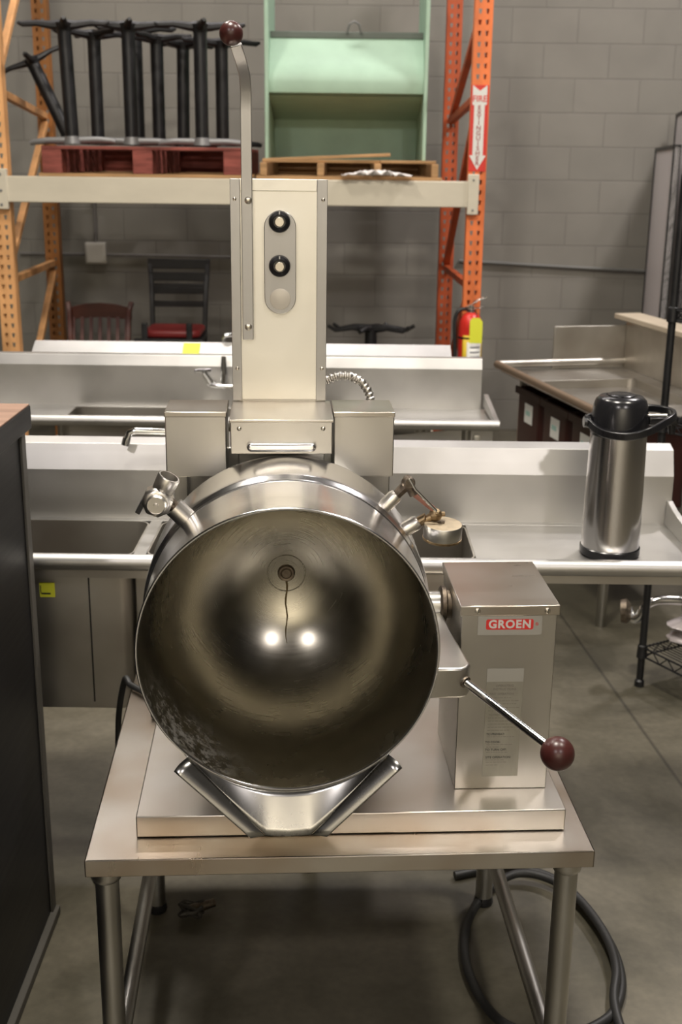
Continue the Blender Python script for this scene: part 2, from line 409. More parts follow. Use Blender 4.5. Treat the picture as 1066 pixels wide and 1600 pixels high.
# ------------------------------------------------------------------ steel work table (local frame shared with the kettle)
TH = math.radians(3.2); O = Vector((.027, 1.8036, .633))
tb = thing('work_table', 'stainless steel work table on round tube legs under the tilting kettle', 'table', O, TH)
m = MB(); m.box(-.45, .408, -.066, .74, -.0036, -.0006)
m.box(-.45, .408, -.066, -.062, -.032, -.0006).box(-.45, -.446, -.066, .74, -.032, -.0006).box(.404, .408, -.066, .74, -.032, -.0006).box(-.45, .408, .736, .74, -.032, -.0006)
m.build('table_top', S_TOP, tb, .0016)
MB().box(-.44, .398, -.03, .70, -.03, -.006).build('under_frame', S_SINKD, tb, .002)
for x, y in ((-.422, -.015), (.375, -.015), (-.422, .70), (.375, .70)):
    l = MB().lathe([(0, 0), (.0205, 0), (.0205, .56), (0, .56)], (x, y, -.62), (0,0,1), 28).build('leg', S_TUBE, tb)
    MB().lathe([(.021, 0), (.0245, .003), (.026, .010), (.0255, .034), (.0255, .0365), (0, .0365)], (x, y, -.068), (0,0,1), 28).build('collar', S_BOX, l)
    MB().lathe([(0, 0), (.022, 0), (.024, .006), (.021, .022), (0, .022)], (x, y, -.633), (0,0,1), 24).build('foot', BLACKP, l)
for x in (-.42, .372):
    MB().cyl((x, .005, -.445), (x, .685, -.445), .0165, seg=24).build('stretcher', S_TUBE, tb)

# ------------------------------------------------------------------ tilting steam kettle
kt = thing('steam_kettle', 'large tilted stainless steam kettle with control column on the work table', 'kettle', O, TH)
KX, KZ = -.112, .389
m = MB().box(-.371, .371, 0, .56, .0005, .041)
m.build('base_plate', S_BASE, kt, .0022)

# outer jacket, inner bowl, rim (axis along local y)
def ylathe(prof, name, mt, seg=96, **k):
    return MB().lathe([(r, y) for r, y in prof], (KX, 0, KZ), (0, 1, 0), seg).build(name, mt, kt, loc=(KX, 0, KZ), **k)
dome = [(.241*math.cos(a), .165+.165*math.sin(a)) for a in [PI/2*i/14 for i in range(1, 15)]]
dome[-1] = (0, .33)
ylathe([(.2335, -.116), (.2338, -.06), (.234, .035), (.236, .045), (.2395, .052), (.2405, .058), (.241, .066), (.2405, .10), (.241, .165)] + dome, 'kettle_jacket', S_KET)
inn = [(.2305, -.1165), (.2305, 0), (.2305, .022)] + [(.2305*math.cos(a), .024+.232*math.sin(a)) for a in [PI/2*i/26 for i in range(1, 27)]]
inn[-1] = (0, .256)
ylathe(inn, 'kettle_bowl', BOWL, 128)
n = 10
rim = [(.2322 + .0026*math.cos(2*PI*i/n), -.117 + .0030*math.sin(2*PI*i/n)) for i in range(n+1)]
ylathe(rim, 'kettle_rim', S_KET, 128)
# seam bead round the jacket
ylathe([(.2345+.0016*math.cos(2*PI*i/8), .040+.003*math.sin(2*PI*i/8)) for i in range(9)], 'seam_bead', S_KET, 96)
# drain strainer and the ring stain round it
dr = MB().lathe([(0, -.004), (.008, -.004), (.0105, -.002), (.014, -.003), (.016, 0), (.016, .004)], (KX, .2535, KZ), (0,1,0), 28).build('drain_strainer', OLDIRON, kt)
MB().lathe([(.0335, 0), (.0340, -.0010), (.0350, -.0010), (.0355, 0)], (KX, .2528, KZ), (0,1,0), 60).build('drain_ring', BOWL, kt)
# dried drip below the drain, hugging the bowl
pts = []
for i in range(11):
    zz = -.014 - .011*i; yy = .024+.232*math.sqrt(1-(zz/.2305)**2) - .0006
    pts.append((KX+.0016*math.sin(i*1.3), yy, KZ+zz))
MB().tube(pts, [.0022, .0022, .0018, .002, .0017, .0016, .0016, .0013, .0014, .001, .0004], 6).build('dried_drip', mat('rust_drip', (.16, .12, .06), .4, .7), kt)

# pouring lip: folded sheet from the rim down to a lower edge, with two flared side flanges
def rimpt(phi, y=-.117, r=.2335): return Vector((KX + r*math.sin(phi), y, KZ - r*math.cos(phi)))
outer = [Vector(p) for p in ((-.270, -.121, .2175), (-.215, -.134, .160), (-.148, -.150, .0935), (-.112, -.152, .0925), (-.076, -.150, .0935), (-.009, -.134, .160), (.046, -.121, .2175))]
def samp(P, n):
    L_ = [0]
    for a, b in zip(P, P[1:]): L_.append(L_[-1]+(b-a).length)
    out = []
    for i in range(n+1):
        d = L_[-1]*i/n
        for k in range(len(P)-1):
            if d <= L_[k+1]+1e-9:
                f = (d-L_[k])/(L_[k+1]-L_[k]); out.append(P[k].lerp(P[k+1], f)); break
    return out
N_ = 36
lo = samp(outer, N_); hi = [rimpt(-.79 + 1.58*i/N_) for i in range(N_+1)]
rows = []
for k in range(7):
    f = k/6; rows.append([tuple(hi[i].lerp(lo[i], f)) for i in range(N_+1)])
MB().grid(rows).build('pouring_lip', S_LIP, kt, solid=.002)
for s_ in (-1, 1):
    def X(x): return KX + s_*(x)
    fa, fb = Vector((X(.158), -.121, .2175)), Vector((X(.037), -.150, .0935))
    oa, ob = Vector((X(.178), -.142, .204)), Vector((X(.060), -.156, .093))
    fl = []
    for k in range(9):                            # convex rolled flange between fold line and outer edge
        f = k/8; bow = math.sin(PI*f)
        fl.append([tuple(fa.lerp(fb, q/12).lerp(oa.lerp(ob, q/12), f) + Vector((s_*.0018, -.0034, .0022))*bow*(1-.5*q/12)) for q in range(13)])
    MB().grid(fl).build('lip_flange', S_LIP, kt, solid=.0018)

# tilt bracket on the right flank with its lever
m = MB()
m.prism([(.114, -.06), (.165, -.06), (.178, -.055), (.184, -.04), (.176, .06), (.168, .19), (.114, .19)], .283, .336, 'z')
for v in m.bm.verts:
    if v.co.x < .12 and v.co.z < .3: v.co.x = .0985
tbk = m.build('tilt_bracket', S_BOX, kt, .004)
MB().lathe([(0, 0), (.030, 0), (.034, .003), (.034, .010), (.026, .013), (.026, .020), (0, .020)], (.1655, .205, .345), (1,0,0), 28).build('trunnion_bearing', OLDIRON, kt)
MB().cyl((.10, .205, .345), (.168, .205, .345), .024, seg=24).build('trunnion_shaft', S_TUBE, kt)
p0 = Vector((.166, -.048, .315)); p1 = Vector((.291, -.205, .262))
hd = MB().cyl(p0, p1, .0066, seg=20).build('tilt_handle', CHROME, kt)
MB().lathe([(.008, 0), (.010, 0), (.010, .003), (.008, .003)], p0+(p1-p0)*.06, p1-p0, 20).build('handle_collar', OLDIRON, hd)
q = p1 + (p1-p0).normalized()*.004
m = MB(); m.ball(q, .0262, 32); kb = m.build('handle_knob', MAROON, hd); kb['label'] = 'maroon ball knob'

# drive housing with brand plate
HX0, HX1, HY0, HY1 = .186, .351, .075, .300
hs = MB().box(HX0, HX1, HY0, HY1, .0412, .384).build('drive_housing', S_BOX, kt, .0014)
m = MB().box(HX0-.0035, HX1+.004, HY0-.004, HY1+.003, .374, .392)
cv = m.build('housing_cover', S_BASE, hs, .0016)
def screw(x, y, z, par, r=.0052, mt=RIVET, slot=True):
    o = MB().lathe([(r, 0), (r*.95, -.0016), (r*.6, -.0030), (0, -.0036)], (x, y, z), (0,1,0), 18).build('screw', mt, par)
    if slot: MB().box(x-r*.12, x+r*.12, y-.0038, y-.0030, z-r*.8, z+r*.8).build('screw_slot', DARKGAP, o)
    return o
screw(.2125, HY0-.004, .383, hs); screw(.333, HY0-.004, .383, hs)
pl = MB().prism(rrect(.2145, .3255, .3375, .3725, .002), HY0-.0010, HY0-.0001, 'y').build('brand_plate', STICK, hs); pl['label'] = 'pale brand plate with red lozenge'
MB().prism(rrect(.2285, .3105, .3475, .3665, .0035), HY0-.0014, HY0-.0009, 'y').build('red_field', REDINK, pl)
text('brand_lettering', 'GROEN', .0205, WHITEP, pl, (.2695, HY0-.0017, .3570), bold=.0007, space=1.12, sx=.98)
text('registered_mark', '®', .008, REDINK, pl, (.3165, HY0-.0012, .357))
lb = MB().box(.2345, .2985, HY0-.0007, HY0-.0001, .066, .272).build('instruction_label', PAPER, hs); lb['label'] = 'long worn instruction label'
MB().box(.2345, .2990, HY0-.0012, HY0-.0006, .250, .2745).build('blank_header', STICK, lb)
yl = HY0-.0009
for s_, x, z, sz in (('OPERATING', .267, .242, .0058), ('INSTRUCTIONS', .267, .2355, .0058), ('FIRST OPERATION', .262, .2265, .0052), ('TO FIRST', .251, .1865, .005),
                    ('TO PREHEAT:', .255, .1490, .0055), ('TO COOK:', .251, .1335, .0055), ('TO TURN OFF:', .257, .1185, .0058), ('SITE OPERATION:', .262, .1035, .0058)):
    text('heading', s_, sz, INKF if z > .15 else INK, lb, (x, yl, z), ext=.0001, bold=.00005)
m = MB()
for z, x1 in ((.219, .28), (.213, .292), (.207, .288), (.200, .292), (.194, .27), (.180, .27), (.174, .285), (.168, .279), (.162, .29), (.156, .276), (.1435, .285), (.128, .282), (.1235, .26), (.113, .275), (.098, .268), (.0935, .277), (.088, .262)):
    x = .240
    while x < x1:
        d_ = random.uniform(.002, .007); m.box(x, x+d_, yl, yl+.0002, z, z+.0009); x += d_+.0015
m.build('small_print', INKF, lb, smooth=False)

# rear pedestal, control column, side boxes, bonnet
MB().box(-.318, .085, .362, .50, .0412, .60).build('pedestal', S_BOX, kt, .003)
MB().box(-.20, -.04, .343, .47, .45, .70).build('column_neck', S_BOX, kt, .002)
m = MB().box(-.207, -.040, .342, .465, .694, 1.082)
col = m.build('control_column', S_COL, kt, .0015)
for x0, x1 in ((-.2085, -.1915), (-.0565, -.0385)):
    MB().box(x0, x1, .3375, .344, .694, 1.084).build('corner_strip', S_PLATE, col, .0008)
MB().box(-.1915, -.0565, .3385, .344, 1.064, 1.084).build('top_strip', S_COL, col, .0008)
for x, z in ((-.2005, 1.050), (-.046, 1.050), (-.1995, .753), (-.0465, .753)):
    screw(x, .3375, z, col, .0033, RIVET, False)
m = MB(); m.prism([(x-.1215, z+.942) for x, z in capsule(.0555, .178)], .326, .3417, 'y')
cp = m.build('control_plate', S_PLATE, col, .001)
for z in (1.013, .937):
    k_ = MB().lathe([(.0185, 0), (.019, -.004), (.0175, -.0125), (.0125, -.0145), (.0105, -.0135)], (-.1225, .326, z), (0,1,0), 36).build('control_knob', KNOBB, cp)
    MB().lathe([(.0092, -.012), (.0086, -.020), (.0074, -.0215), (0, -.0215)], (-.1225, .326, z), (0,1,0), 24).build('knob_cap', RIVET, k_)
    MB().box(-.1235, -.1215, .3105, .3125, z+.0125, z+.0175).build('pointer_mark', WHITEP, k_)
MB().lathe([(.0185, 0), (.0185, -.002), (.0165, -.0028), (0, -.0028)], (-.1215, .326, .879), (0,1,0), 32).build('pilot_disc', mat('pale_disc', (.62, .58, .50), .4, .2), cp)
# long draw-off lever on the column
lv = MB().tube([(-.179, .3325, .806), (-.179, .3325, .90), (-.179, .3325, 1.195), (-.1785, .331, 1.225), (-.180, .322, 1.252), (-.186, .303, 1.275), (-.193, .285, 1.296)], 1, 4, flat=(.0095, .0038)).build('column_lever', S_PLATE, kt, .001)
screw(-.1765, .3285, 1.048, lv, .0065, RIVET, False); screw(-.1785, .3285, .829, lv, .0065, RIVET, False)
m = MB(); m.ball((-.2, .272, 1.312), .0195, 28); kk = m.build('lever_knob', MAROON, lv); kk['label'] = 'dark maroon ball knob'
# side boxes
for x0, x1 in ((-.325, -.2175), (-.0275, .080)):
    sb = MB().box(x0, x1, .252, .361, .572, .6885).build('side_box', S_H, kt, .002)
    MB().box(x0-.001, x1+.001, .2505, .362, .681, .6905).build('side_box_lid', S_BASE, sb, .0015)
    MB().box(x0+.006, x0+.030, .336, .3616, .48, .572).build('side_box_bracket', S_BOX, sb, .001)
# bonnet under the column
bn = MB().box(-.2075, -.0335, .178, .343, .632, .690).build('bonnet', S_H, kt, .0015)
MB().box(-.2095, -.0315, .176, .343, .6875, .6925).build('bonnet_lid', S_BASE, bn, .001)
screw(-.1925, .178, .677, bn, .0040, RIVET, False); screw(-.0495, .178, .677, bn, .0040, RIVET, False)
m = MB(); m.prism([(z-.1205, x+.6465) for x, z in capsule(.0155, .118)], .163, .1775, 'y')
m.build('pull_handle', S_KET, bn, .005, seg=3)

# safety valve and stub, upper left of the jacket
def kp(x, y, z): return Vector((x, y, z))
vb = Vector((-.320, .045, .589)); c0 = Vector((KX, .05, KZ)); dl = Vector((-.70, 0, .715)).normalized()
sv = MB().cyl(c0+dl*.234, c0+dl*.262, .0170, seg=28).build('valve_stub', S_FIT, kt)
MB().cyl(c0+dl*.258, vb+Vector((.014, 0, 0)), .0098, seg=16).build('threaded_nipple', OLDIRON, sv)
m = MB(); m.lathe([(0, -.021), (.020, -.021), (.0255, -.015), (.0255, .014), (.020, .020), (0, .020)], vb, (0,1,0), 8)
vbo = m.build('safety_valve', S_FIT, kt, .002)
m = MB(); m.lathe([(.0165, 0), (.0165, -.010), (.0140, -.013), (.0135, -.0105), (.004, -.0105), (.003, -.015), (0, -.015)], vb+Vector((0, -.020, 0)), (0,1,0), 32)
m.build('valve_cap', S_FIT, vbo)
ud = Vector((.42, -.12, .86)).normalized()
m = MB(); m.lathe([(.0150, .012), (.0175, .020), (.0185, .044), (.0172, .046), (.0150, .046), (.0140, .033), (0, .033)], vb, ud, 28)
m.build('valve_outlet', S_FIT, vbo)
MB().lathe([(0, .0332), (.0130, .0334)], vb, ud, 20).build('outlet_bore', DARKGAP, vbo)
MB().box(-.004, .004, -.015, .015, -.012, .012, Matrix.Translation(vb+Vector((-.0265, 0, -.008))) @ Matrix.Rotation(.5, 4, 'Y')).build('side_tab', BLACKP, vbo, .001)

# gauge glass group, upper right of the jacket
cy = .10
def kr(x, z, y=cy): return Vector((x, y, z))
ax = Vector((.69, 0, .724)).normalized(); cc = Vector((KX, cy, KZ))
g1 = MB().lathe([(.0125, 0), (.0125, .020), (.0105, .026), (.008, .027)], cc+ax*.240, ax, 24).build('gauge_stub', S_FIT, kt)
MB().cyl(cc+ax*.266, cc+ax*.290, .0082, .0095, 6).build('elbow_nut', OLDIRON, g1)
e1 = cc+ax*.293
m = MB(); m.ball(e1, .0125, 16); m.cyl(e1+Vector((0, .012, .003)), e1+Vector((.001, -.017, .004)), .0085, .008, 12)
m.cyl(e1, e1+Vector((.010, -.002, -.020)), .0085, .0075, 12)
gv = m.build('gauge_valve', OLDIRON, kt)
e2 = Vector((.138, cy, .546))
MB().cyl(e1+Vector((.006, -.002, -.014)), e2+Vector((-.004, 0, .010)), .0052, seg=16).build('sight_glass', GLASSR, gv)
MB().tube([e1+Vector((.000, -.016, .012)), e1+Vector((.010, -.017, -.006)), e2+Vector((.0, -.016, .010))], .0026, 8).build('guard_rod', CHROME, gv)
m = MB(); m.ball(e2, .0115, 14); m.ball(e2+Vector((.002, -.016, .008)), .0050, 12); m.cyl(e2, e2+Vector((-.026, 0, -.014)), .0075, .0065, 10)
m.cyl(e2, e2+Vector((.016, .002, .001)), .0055, .004, 8)
m.build('lower_valve', BRASS, gv)
ax2 = Vector((.835, 0, .55)).normalized()
g2 = MB().lathe([(.0130, 0), (.0130, .020), (.0105, .025), (.007, .026)], cc+ax2*.240, ax2, 24).build('gauge_stub', S_FIT, kt)
MB().tube([cc+ax2*.262, cc+ax2*.276, Vector((.122, cy, .531)), Vector((.140, cy, .526))], [.0075, .0085, .007, .006], 10).build('pipe_elbow', BRASS, g2)
pg = MB().lathe([(0, -.027), (.0305, -.027), (.0325, -.0235), (.0325, -.001), (.0315, .0005)], (.150, cy-.012, .5335), (.03, -.10, 1), 40).build('pressure_gauge', S_TUBE, kt)
gt = MB().lathe([(.0315, .0004), (.029, .0012), (0, .0012)], (.150, cy-.012, .5335), (.03, -.10, 1), 40).build('gauge_case_top', GAUGE_TOP, pg)
MB().lathe([(.0318, -.0275), (.0332, -.027), (.0332, -.0235), (.0318, -.023)], (.150, cy-.012, .5335), (.03, -.10, 1), 40).build('gauge_bezel', BRASS, pg)
MB().tube([(.141, .090, .537), (.146, .086, .5375), (.152, .087, .537)], .002, 6).build('weld_drip', OLDIRON, gt)
# flexible conduit between the column and the right side box
P_ = [(-.038, .405, .718), (-.013, .405, .728), (.012, .405, .727), (.032, .405, .716), (.045, .403, .698), (.052, .400, .672), (.055, .397, .640), (.055, .395, .600)]
Q = samp([Vector(p) for p in P_], 90)
MB().tube(Q, [.0068 if (i % 4) < 2 else .0088 for i in range(91)], 14).build('flexible_conduit', CONDUIT, kt)

# ------------------------------------------------------------------ hoses and cables near the table
m = MB(); pts = []
loc_ = [(-.50, .66, -.24), (-.485, .64, -.08), (-.466, .625, .010), (-.452, .600, .010), (-.43, .575, .0095), (-.40, .54, .0085), (-.386, .50, .0085), (-.385, .45, .0085)]
def crv(P, n):
    """Catmull-Rom through P"""
    P = [Vector(p) for p in P]; P = [P[0]*2-P[1]] + P + [P[-1]*2-P[-2]]; out = []
    for i in range(1, len(P)-2):
        for k in range(n):
            t_ = k/n; a, b, c, d = P[i-1:i+3]
            out.append(.5*((2*b) + (c-a)*t_ + (2*a-5*b+4*c-d)*t_*t_ + (3*b-a-3*c+d)*t_**3))
    out.append(P[-2]); return out
R3 = Matrix.Translation(O) @ Matrix.Rotation(TH, 4, 'Z')
pw = [R3 @ Vector(p) for p in loc_]
pw = [Vector((-.62, 2.62, .007)), Vector((-.60, 2.58, .02))] + [Vector((-.565, 2.53, .25))] + pw
m.tube(crv(pw, 8), .007, 10)
tag(m.build('power_hose', RUBBER), 'black hose draped over the rear left corner of the work table down to the floor', 'hose')
cb = [(.30, 2.62, .012), (.44, 2.66, .013), (.56, 2.60, .013), (.615, 2.46, .014), (.64, 2.32, .014), (.63, 2.20, .013), (.585, 2.11, .012), (.50, 2.055, .012), (.42, 2.05, .012), (.35, 2.09, .012),
      (.31, 2.18, .012), (.295, 2.30, .012), (.315, 2.43, .012), (.37, 2.545, .012), (.45, 2.605, .028), (.53, 2.585, .030), (.59, 2.50, .032), (.625, 2.36, .034), (.625, 2.24, .034), (.60, 2.14, .022), (.60, 2.02, .012), (.605, 1.86, .012), (.62, 1.6, .012)]
tag(MB().tube(crv(cb, 8), .0105, 12).build('coiled_cable', RUBBER), 'thick black cable coiled on the floor behind the right front table leg', 'cable')
ch = thing('cord_bundle', 'small tangle of cord and fittings on the floor behind the left of the table', 'cord', (-.345, 2.45, 0))
pts = [(.026*math.cos(a*1.7)+random.uniform(-.006, .006), .022*math.sin(a*1.3), .012+.018*abs(math.sin(a))) for a in [i*.55 for i in range(26)]]
MB().tube(crv(pts, 4), .005, 8).build('tangled_cord', mat('dirty_cord', (.05, .045, .038), .5, .3), ch)
MB().cyl((-.01, .0, .018), (.05, .03, .022), .014, .010, 12).build('fitting', OLDIRON, ch)

# ------------------------------------------------------------------ black cabinet at the left edge
cbn = thing('black_cabinet', 'tall black laminate cabinet with brown plywood top at the left edge', 'cabinet', (-.665, 2.463, 0))
MB().box(-.62, -.016, -1.85, 0, .022, 1.195).build('cabinet_body', LAM, cbn, .002)
MB().box(-.0158, -.010, -.030, 0, .022, 1.195).build('edge_strip', LAMEDGE, cbn, .001)
MB().box(-.64, 0, -1.87, .0, .0, .022).build('base_trim', LAMEDGE, cbn, .002)
MB().box(-.64, .004, -1.87, .004, 1.195, 1.244).build('top_slab', LAM, cbn, .002)
MB().box(-.638, .002, -1.868, .002, 1.2442, 1.248).build('top_panel', CABTOP, cbn, .001)

# ------------------------------------------------------------------ sinks
def bowl(mb, x0, x1, y0, y1, zt, zb, t=.004):
    """open-topped bowl with rounded vertical corners"""
    o_ = rrect(x0, x1, y0, y1, .035, 5); i_ = rrect(x0+t, x1-t, y0+t, y1-t, .032, 5); n_ = len(o_)
    bm = mb.bm
    V = lambda P, z: [bm.verts.new((p[0], p[1], z)) for p in P]
    a, b, c, d = V(o_, zt), V(o_, zb), V(i_, zt), V(i_, zb+t)
    for k in range(n_):
        k2 = (k+1) % n_
        bm.faces.new((a[k], a[k2], b[k2], b[k])); bm.faces.new((c[k], d[k], d[k2], c[k2])); bm.faces.new((a[k], c[k], c[k2], a[k2]))
    bm.faces.new(b); bm.faces.new(d[::-1])

def deck(mb, x0, x1, y0, y1, z, holes, t=.004):
    """flat deck with rectangular holes [(hx0,hx1)] spanning hy0..hy1"""
    hy0, hy1 = holes[0][2], holes[0][3]
    mb.box(x0, x1, y0, hy0, z-t, z); mb.box(x0, x1, hy1, y1, z-t, z)
    xs = x0
    for h in holes:
        if h[0] > xs+1e-6: mb.box(xs, h[0], hy0, hy1, z-t, z)
        xs = h[1]
    mb.box(xs, x1, hy0, hy1, z-t, z)

ns = thing('compartment_sink', 'long stainless compartment sink with drainboard right behind the kettle', 'sink', (-.1, 2.6, 0))
def A(x): return x+.1
ZD = .848
m = MB(); deck(m, A(-1.02), A(.86), .012, .36, ZD, [(A(-1.0), A(-.492), .052, .335), (A(-.462), A(-.085), .052, .335), (A(-.055), A(.322), .052, .335)])
m.build('drainboard_deck', S_SINK, ns, .001)
for x0, x1 in ((-1.0, -.492), (-.462, -.085), (-.055, .322)):
    m = MB(); bowl(m, A(x0), A(x1), .052, .335, ZD-.001, .452)
    bo = m.build('sink_bowl', S_SINKD, ns)
    MB().lathe([(0, 0), (.03, 0), (.042, .003), (.045, 0)], (A((x0+x1)/2), .2, .457), (0,0,1), 24).build('drain', CHROME, bo)
MB().box(A(-.60), A(-.597), .0485, .0525, .47, .82).build('bowl_seam', DARKGAP, ns)
MB().box(A(-.49), A(-.463), .06, .33, .47, .83).build('bowl_divider', S_SINKD, ns, .003)
# rolled front rim
MB().tube([(A(-1.03), 0, ZD+.001), (A(.86), 0, ZD+.001)], .0195, 24).build('rolled_rim', S_SINK, ns)
MB().box(A(-1.02), A(.86), .004, .010, .808, ZD).build('rim_return', S_SINKD, ns)
# backsplash: vertical face, canted upper face, flat return
prof = [(.36, ZD-.03), (.36, .976), (.385, 1.040), (.425, 1.050), (.425, 1.034), (.395, 1.028), (.372, .972), (.372, ZD-.03)]
MB().prism(prof, A(-1.02), A(.86), 'x').build('backsplash', S_SINK, ns, .0015, smooth=False)
# raised right end
MB().prism([(.0, ZD), (.0, ZD+.03), (.30, ZD+.055), (.355, ZD+.065), (.36, ZD)], A(.845), A(.861), 'x').build('end_guard', S_SINK, ns, .002)
for x, y in ((-.90, .06), (-.90, .32), (-.25, .32), (-.07, .06), (.335, .34)):
    l = MB().cyl((A(x), y, .02), (A(x), y, .83), .019, seg=16).build('leg', S_TUBE, ns)
    MB().lathe([(0, 0), (.016, 0), (.022, .01), (.022, .025), (0, .025)], (A(x), y, 0), (0,0,1), 16).build('foot', BLACKP, l)
st = MB().box(A(-.716), A(-.680), .0480, .0515, .742, .778).build('sticker', YELLOW, ns); st['label'] = 'yellow sticker with black corner mark'
MB().box(A(-.714), A(-.712), .0472, .0481, .752, .772).box(A(-.712), A(-.690), .0472, .0481, .749, .753).build('sticker_print', INK, st)
# swing spout of the sink faucet, mostly behind the kettle's left side box
fc = MB().tube([(A(-.30), .375, 1.02), (A(-.30), .372, 1.055), (A(-.31), .365, 1.078), (A(-.34), .36, 1.083), (A(-.44), .352, 1.080), (A(-.525), .348, 1.083), (A(-.541), .346, 1.078), (A(-.548), .344, 1.060)], .0085, 14).build('faucet_spout', CHROME, ns)
MB().cyl((A(-.548), .344, 1.064), (A(-.553), .343, 1.046), .0105, seg=14).build('spout_tip', CHROME, fc)
MB().lathe([(0, 0), (.022, 0), (.024, .02), (.014, .04), (0, .04)], (A(-.30), .378, 1.0), (0,0,1), 20).build('faucet_base', CHROME, fc)

# airpot
ap = thing('airpot', 'stainless airpot coffee dispenser with black pump lid on the sink drainboard', 'thermos', (.648, 2.712, ZD+.0005))
MB().lathe([(0, 0), (.068, 0), (.0715, .004), (.0715, .020), (.069, .022)], (0,0,0), (0,0,1), 48).build('base_ring', BLACKP, ap)
MB().lathe([(.0685, .021), (.0690, .05), (.0680, .15), (.0655, .28), (.0650, .300), (0, .301)], (0,0,0), (0,0,1), 64).build('body', AIRB, ap)
MB().lathe([(.0655, .295), (.0665, .300), (.0665, .318), (.0650, .335), (.0625, .362), (.058, .376), (.050, .384), (.036, .3865), (.034, .384), (0, .384)], (0,0,0), (0,0,1), 64).build('lid', BLACKP, ap)
MB().lathe([(0, .3845), (.030, .3850), (.032, .3880), (.028, .390), (0, .390)], (0,0,0), (0,0,1), 40).build('pump_button', BLACKP, ap)
hp = crv([(-.078, .0, .325), (-.05, -.052, .308), (.0, -.080, .306), (.05, -.078, .318), (.10, -.045, .335), (.125, -.01, .343), (.118, .03, .345), (.085, .058, .345), (.04, .070, .340), (-.03, .065, .330), (-.076, .02, .325)], 6)
ah = MB().tube(hp, 1, 4, flat=(.009, .0045)).build('carry_handle', BLACKP, ap, .002)
MB().box(.064, .135, -.014, .016, .317, .340).build('spout_housing', BLACKP, ap, .006, seg=3)
MB().cyl((.122, 0, .325), (.124, 0, .296), .010, .008, 16).build('spout_nozzle', BLACKP, ap)
MB().lathe([(0, -.009), (.013, -.009), (.013, .006), (0, .006)], (-.075, 0, .322), (1,0,0), 18).build('hinge_boss', BLACKP, ap)
MB().tube([(.06, -.012, .342), (.105, -.014, .343)], .003, 8).build('lid_latch', S_TUBE, ap)

# far sink
fs = thing('prep_sink', 'wide stainless sink with tall backsplash in front of the pallet rack', 'sink', (-.4, 4.05, 0))
def B(x): return x+.4
Z2 = .868
m = MB(); deck(m, B(-1.62), B(.545), .015, .35, Z2-.015, [(B(-1.00), B(-.52), .06, .32), (B(-.47), B(.02), .06, .32)])
m.build('drainboard_deck', S_SINK, fs, .001)
for x0, x1 in ((-1.0, -.52), (-.47, .02)):
    m = MB(); bowl(m, B(x0), B(x1), .06, .32, Z2-.016, .52); m.build('sink_bowl', S_SINKD, fs)
MB().tube([(B(-1.62), 0, Z2), (B(.548), 0, Z2)], .019, 20).build('rolled_rim', S_SINK, fs)
MB().prism([(B(.16), .815), (B(.535), .855), (B(.535), .775), (B(.16), .775)], .05, .056, 'y').build('apron_panel', S_SINK, fs, .001)
MB().lathe([(0, 0), (.012, 0), (.014, -.004), (0, -.006)], (B(.478), .05, .81), (0,1,0), 16).build('apron_bolt', CHROME, fs)
prof = [(.345, Z2-.05), (.345, 1.005), (.362, 1.043), (.385, 1.046), (.385, 1.034), (.372, 1.032), (.356, 1.0), (.356, Z2-.05)]
MB().prism(prof, B(-1.62), B(.523), 'x').build('backsplash', S_SINK, fs, .0015, smooth=False)
MB().prism([(.0, Z2), (.0, Z2+.018), (.345, Z2+.045), (.345, Z2)], B(.530), B(.548), 'x').build('end_guard', S_SINK, fs, .002)
for x in (-1.5, -.5, .44):
    for y in (.06, .31):
        l = MB().cyl((B(x), y, .02), (B(x), y, .85), .019, seg=16).build('leg', S_TUBE, fs)
        MB().lathe([(0, 0), (.016, 0), (.022, .01), (.022, .025), (0, .025)], (B(x), y, 0), (0,0,1), 16).build('foot', BLACKP, l)
wf = MB().tube([(B(-.490), .300, .955), (B(-.488), .295, .945), (B(-.43), .295, .938), (B(-.40), .295, .938)], .010, 12)
wf.cyl((B(-.515), .285, .995), (B(-.490), .30, .955), .011, .013, 12).cyl((B(-.44), .30, .93), (B(-.44), .30, .985), .013, .012, 14).cyl((B(-.44), .30, .985), (B(-.44), .30, 1.05), .0135, .009, 14)
wf.cyl((B(-.49), .30, .95), (B(-.49), .346, .95), .013, .016, 14).cyl((B(-.44), .30, .95), (B(-.44), .346, .95), .013, .016, 14)
wfo = wf.build('wall_faucet', CHROME, fs)
MB().tube([(B(-.545), .270, 1.0), (B(-.515), .285, 1.0), (B(-.490), .300, .998)], .0065, 10).build('lever_handle', CHROME, wfo)

# second sink back to back with it: only its splash return shows
bs = thing('wall_sink', 'stainless sink behind the prep sink showing only its pale backsplash edge', 'sink', (-.4, 4.6, 0))
MB().prism([(-.135, .80), (-.135, 1.018), (-.120, 1.024), (-.030, 1.070), (-.020, 1.055), (-.112, 1.008), (-.12, 1.0), (-.12, .80)], B(-1.19), B(.415), 'x').build('backsplash', S_SINK, bs, .002, smooth=False)
MB().box(B(-1.19), B(.415), -.12, .40, .82, .85).build('deck', S_SINK, bs, .003)
for x in (-1.1, .33):
    for y in (-.05, .35):
        MB().cyl((B(x), y, 0), (B(x), y, .82), .019, seg=14).build('leg', S_TUBE, bs)
sy = MB().prism([(-.115, 1.0272), (-.040, 1.0655), (-.0405, 1.0665), (-.1155, 1.0282)], B(-.614), B(-.549), 'x').build('sticker', YELLOW, bs); sy['label'] = 'yellow sticker'
MB().tube([(B(-.46), -.02, 1.06), (B(-.463), -.02, 1.085), (B(-.455), -.03, 1.096), (B(-.43), -.02, 1.098), (B(-.39), .0, 1.088)], .008, 10).build('faucet_spout', CHROME, bs)

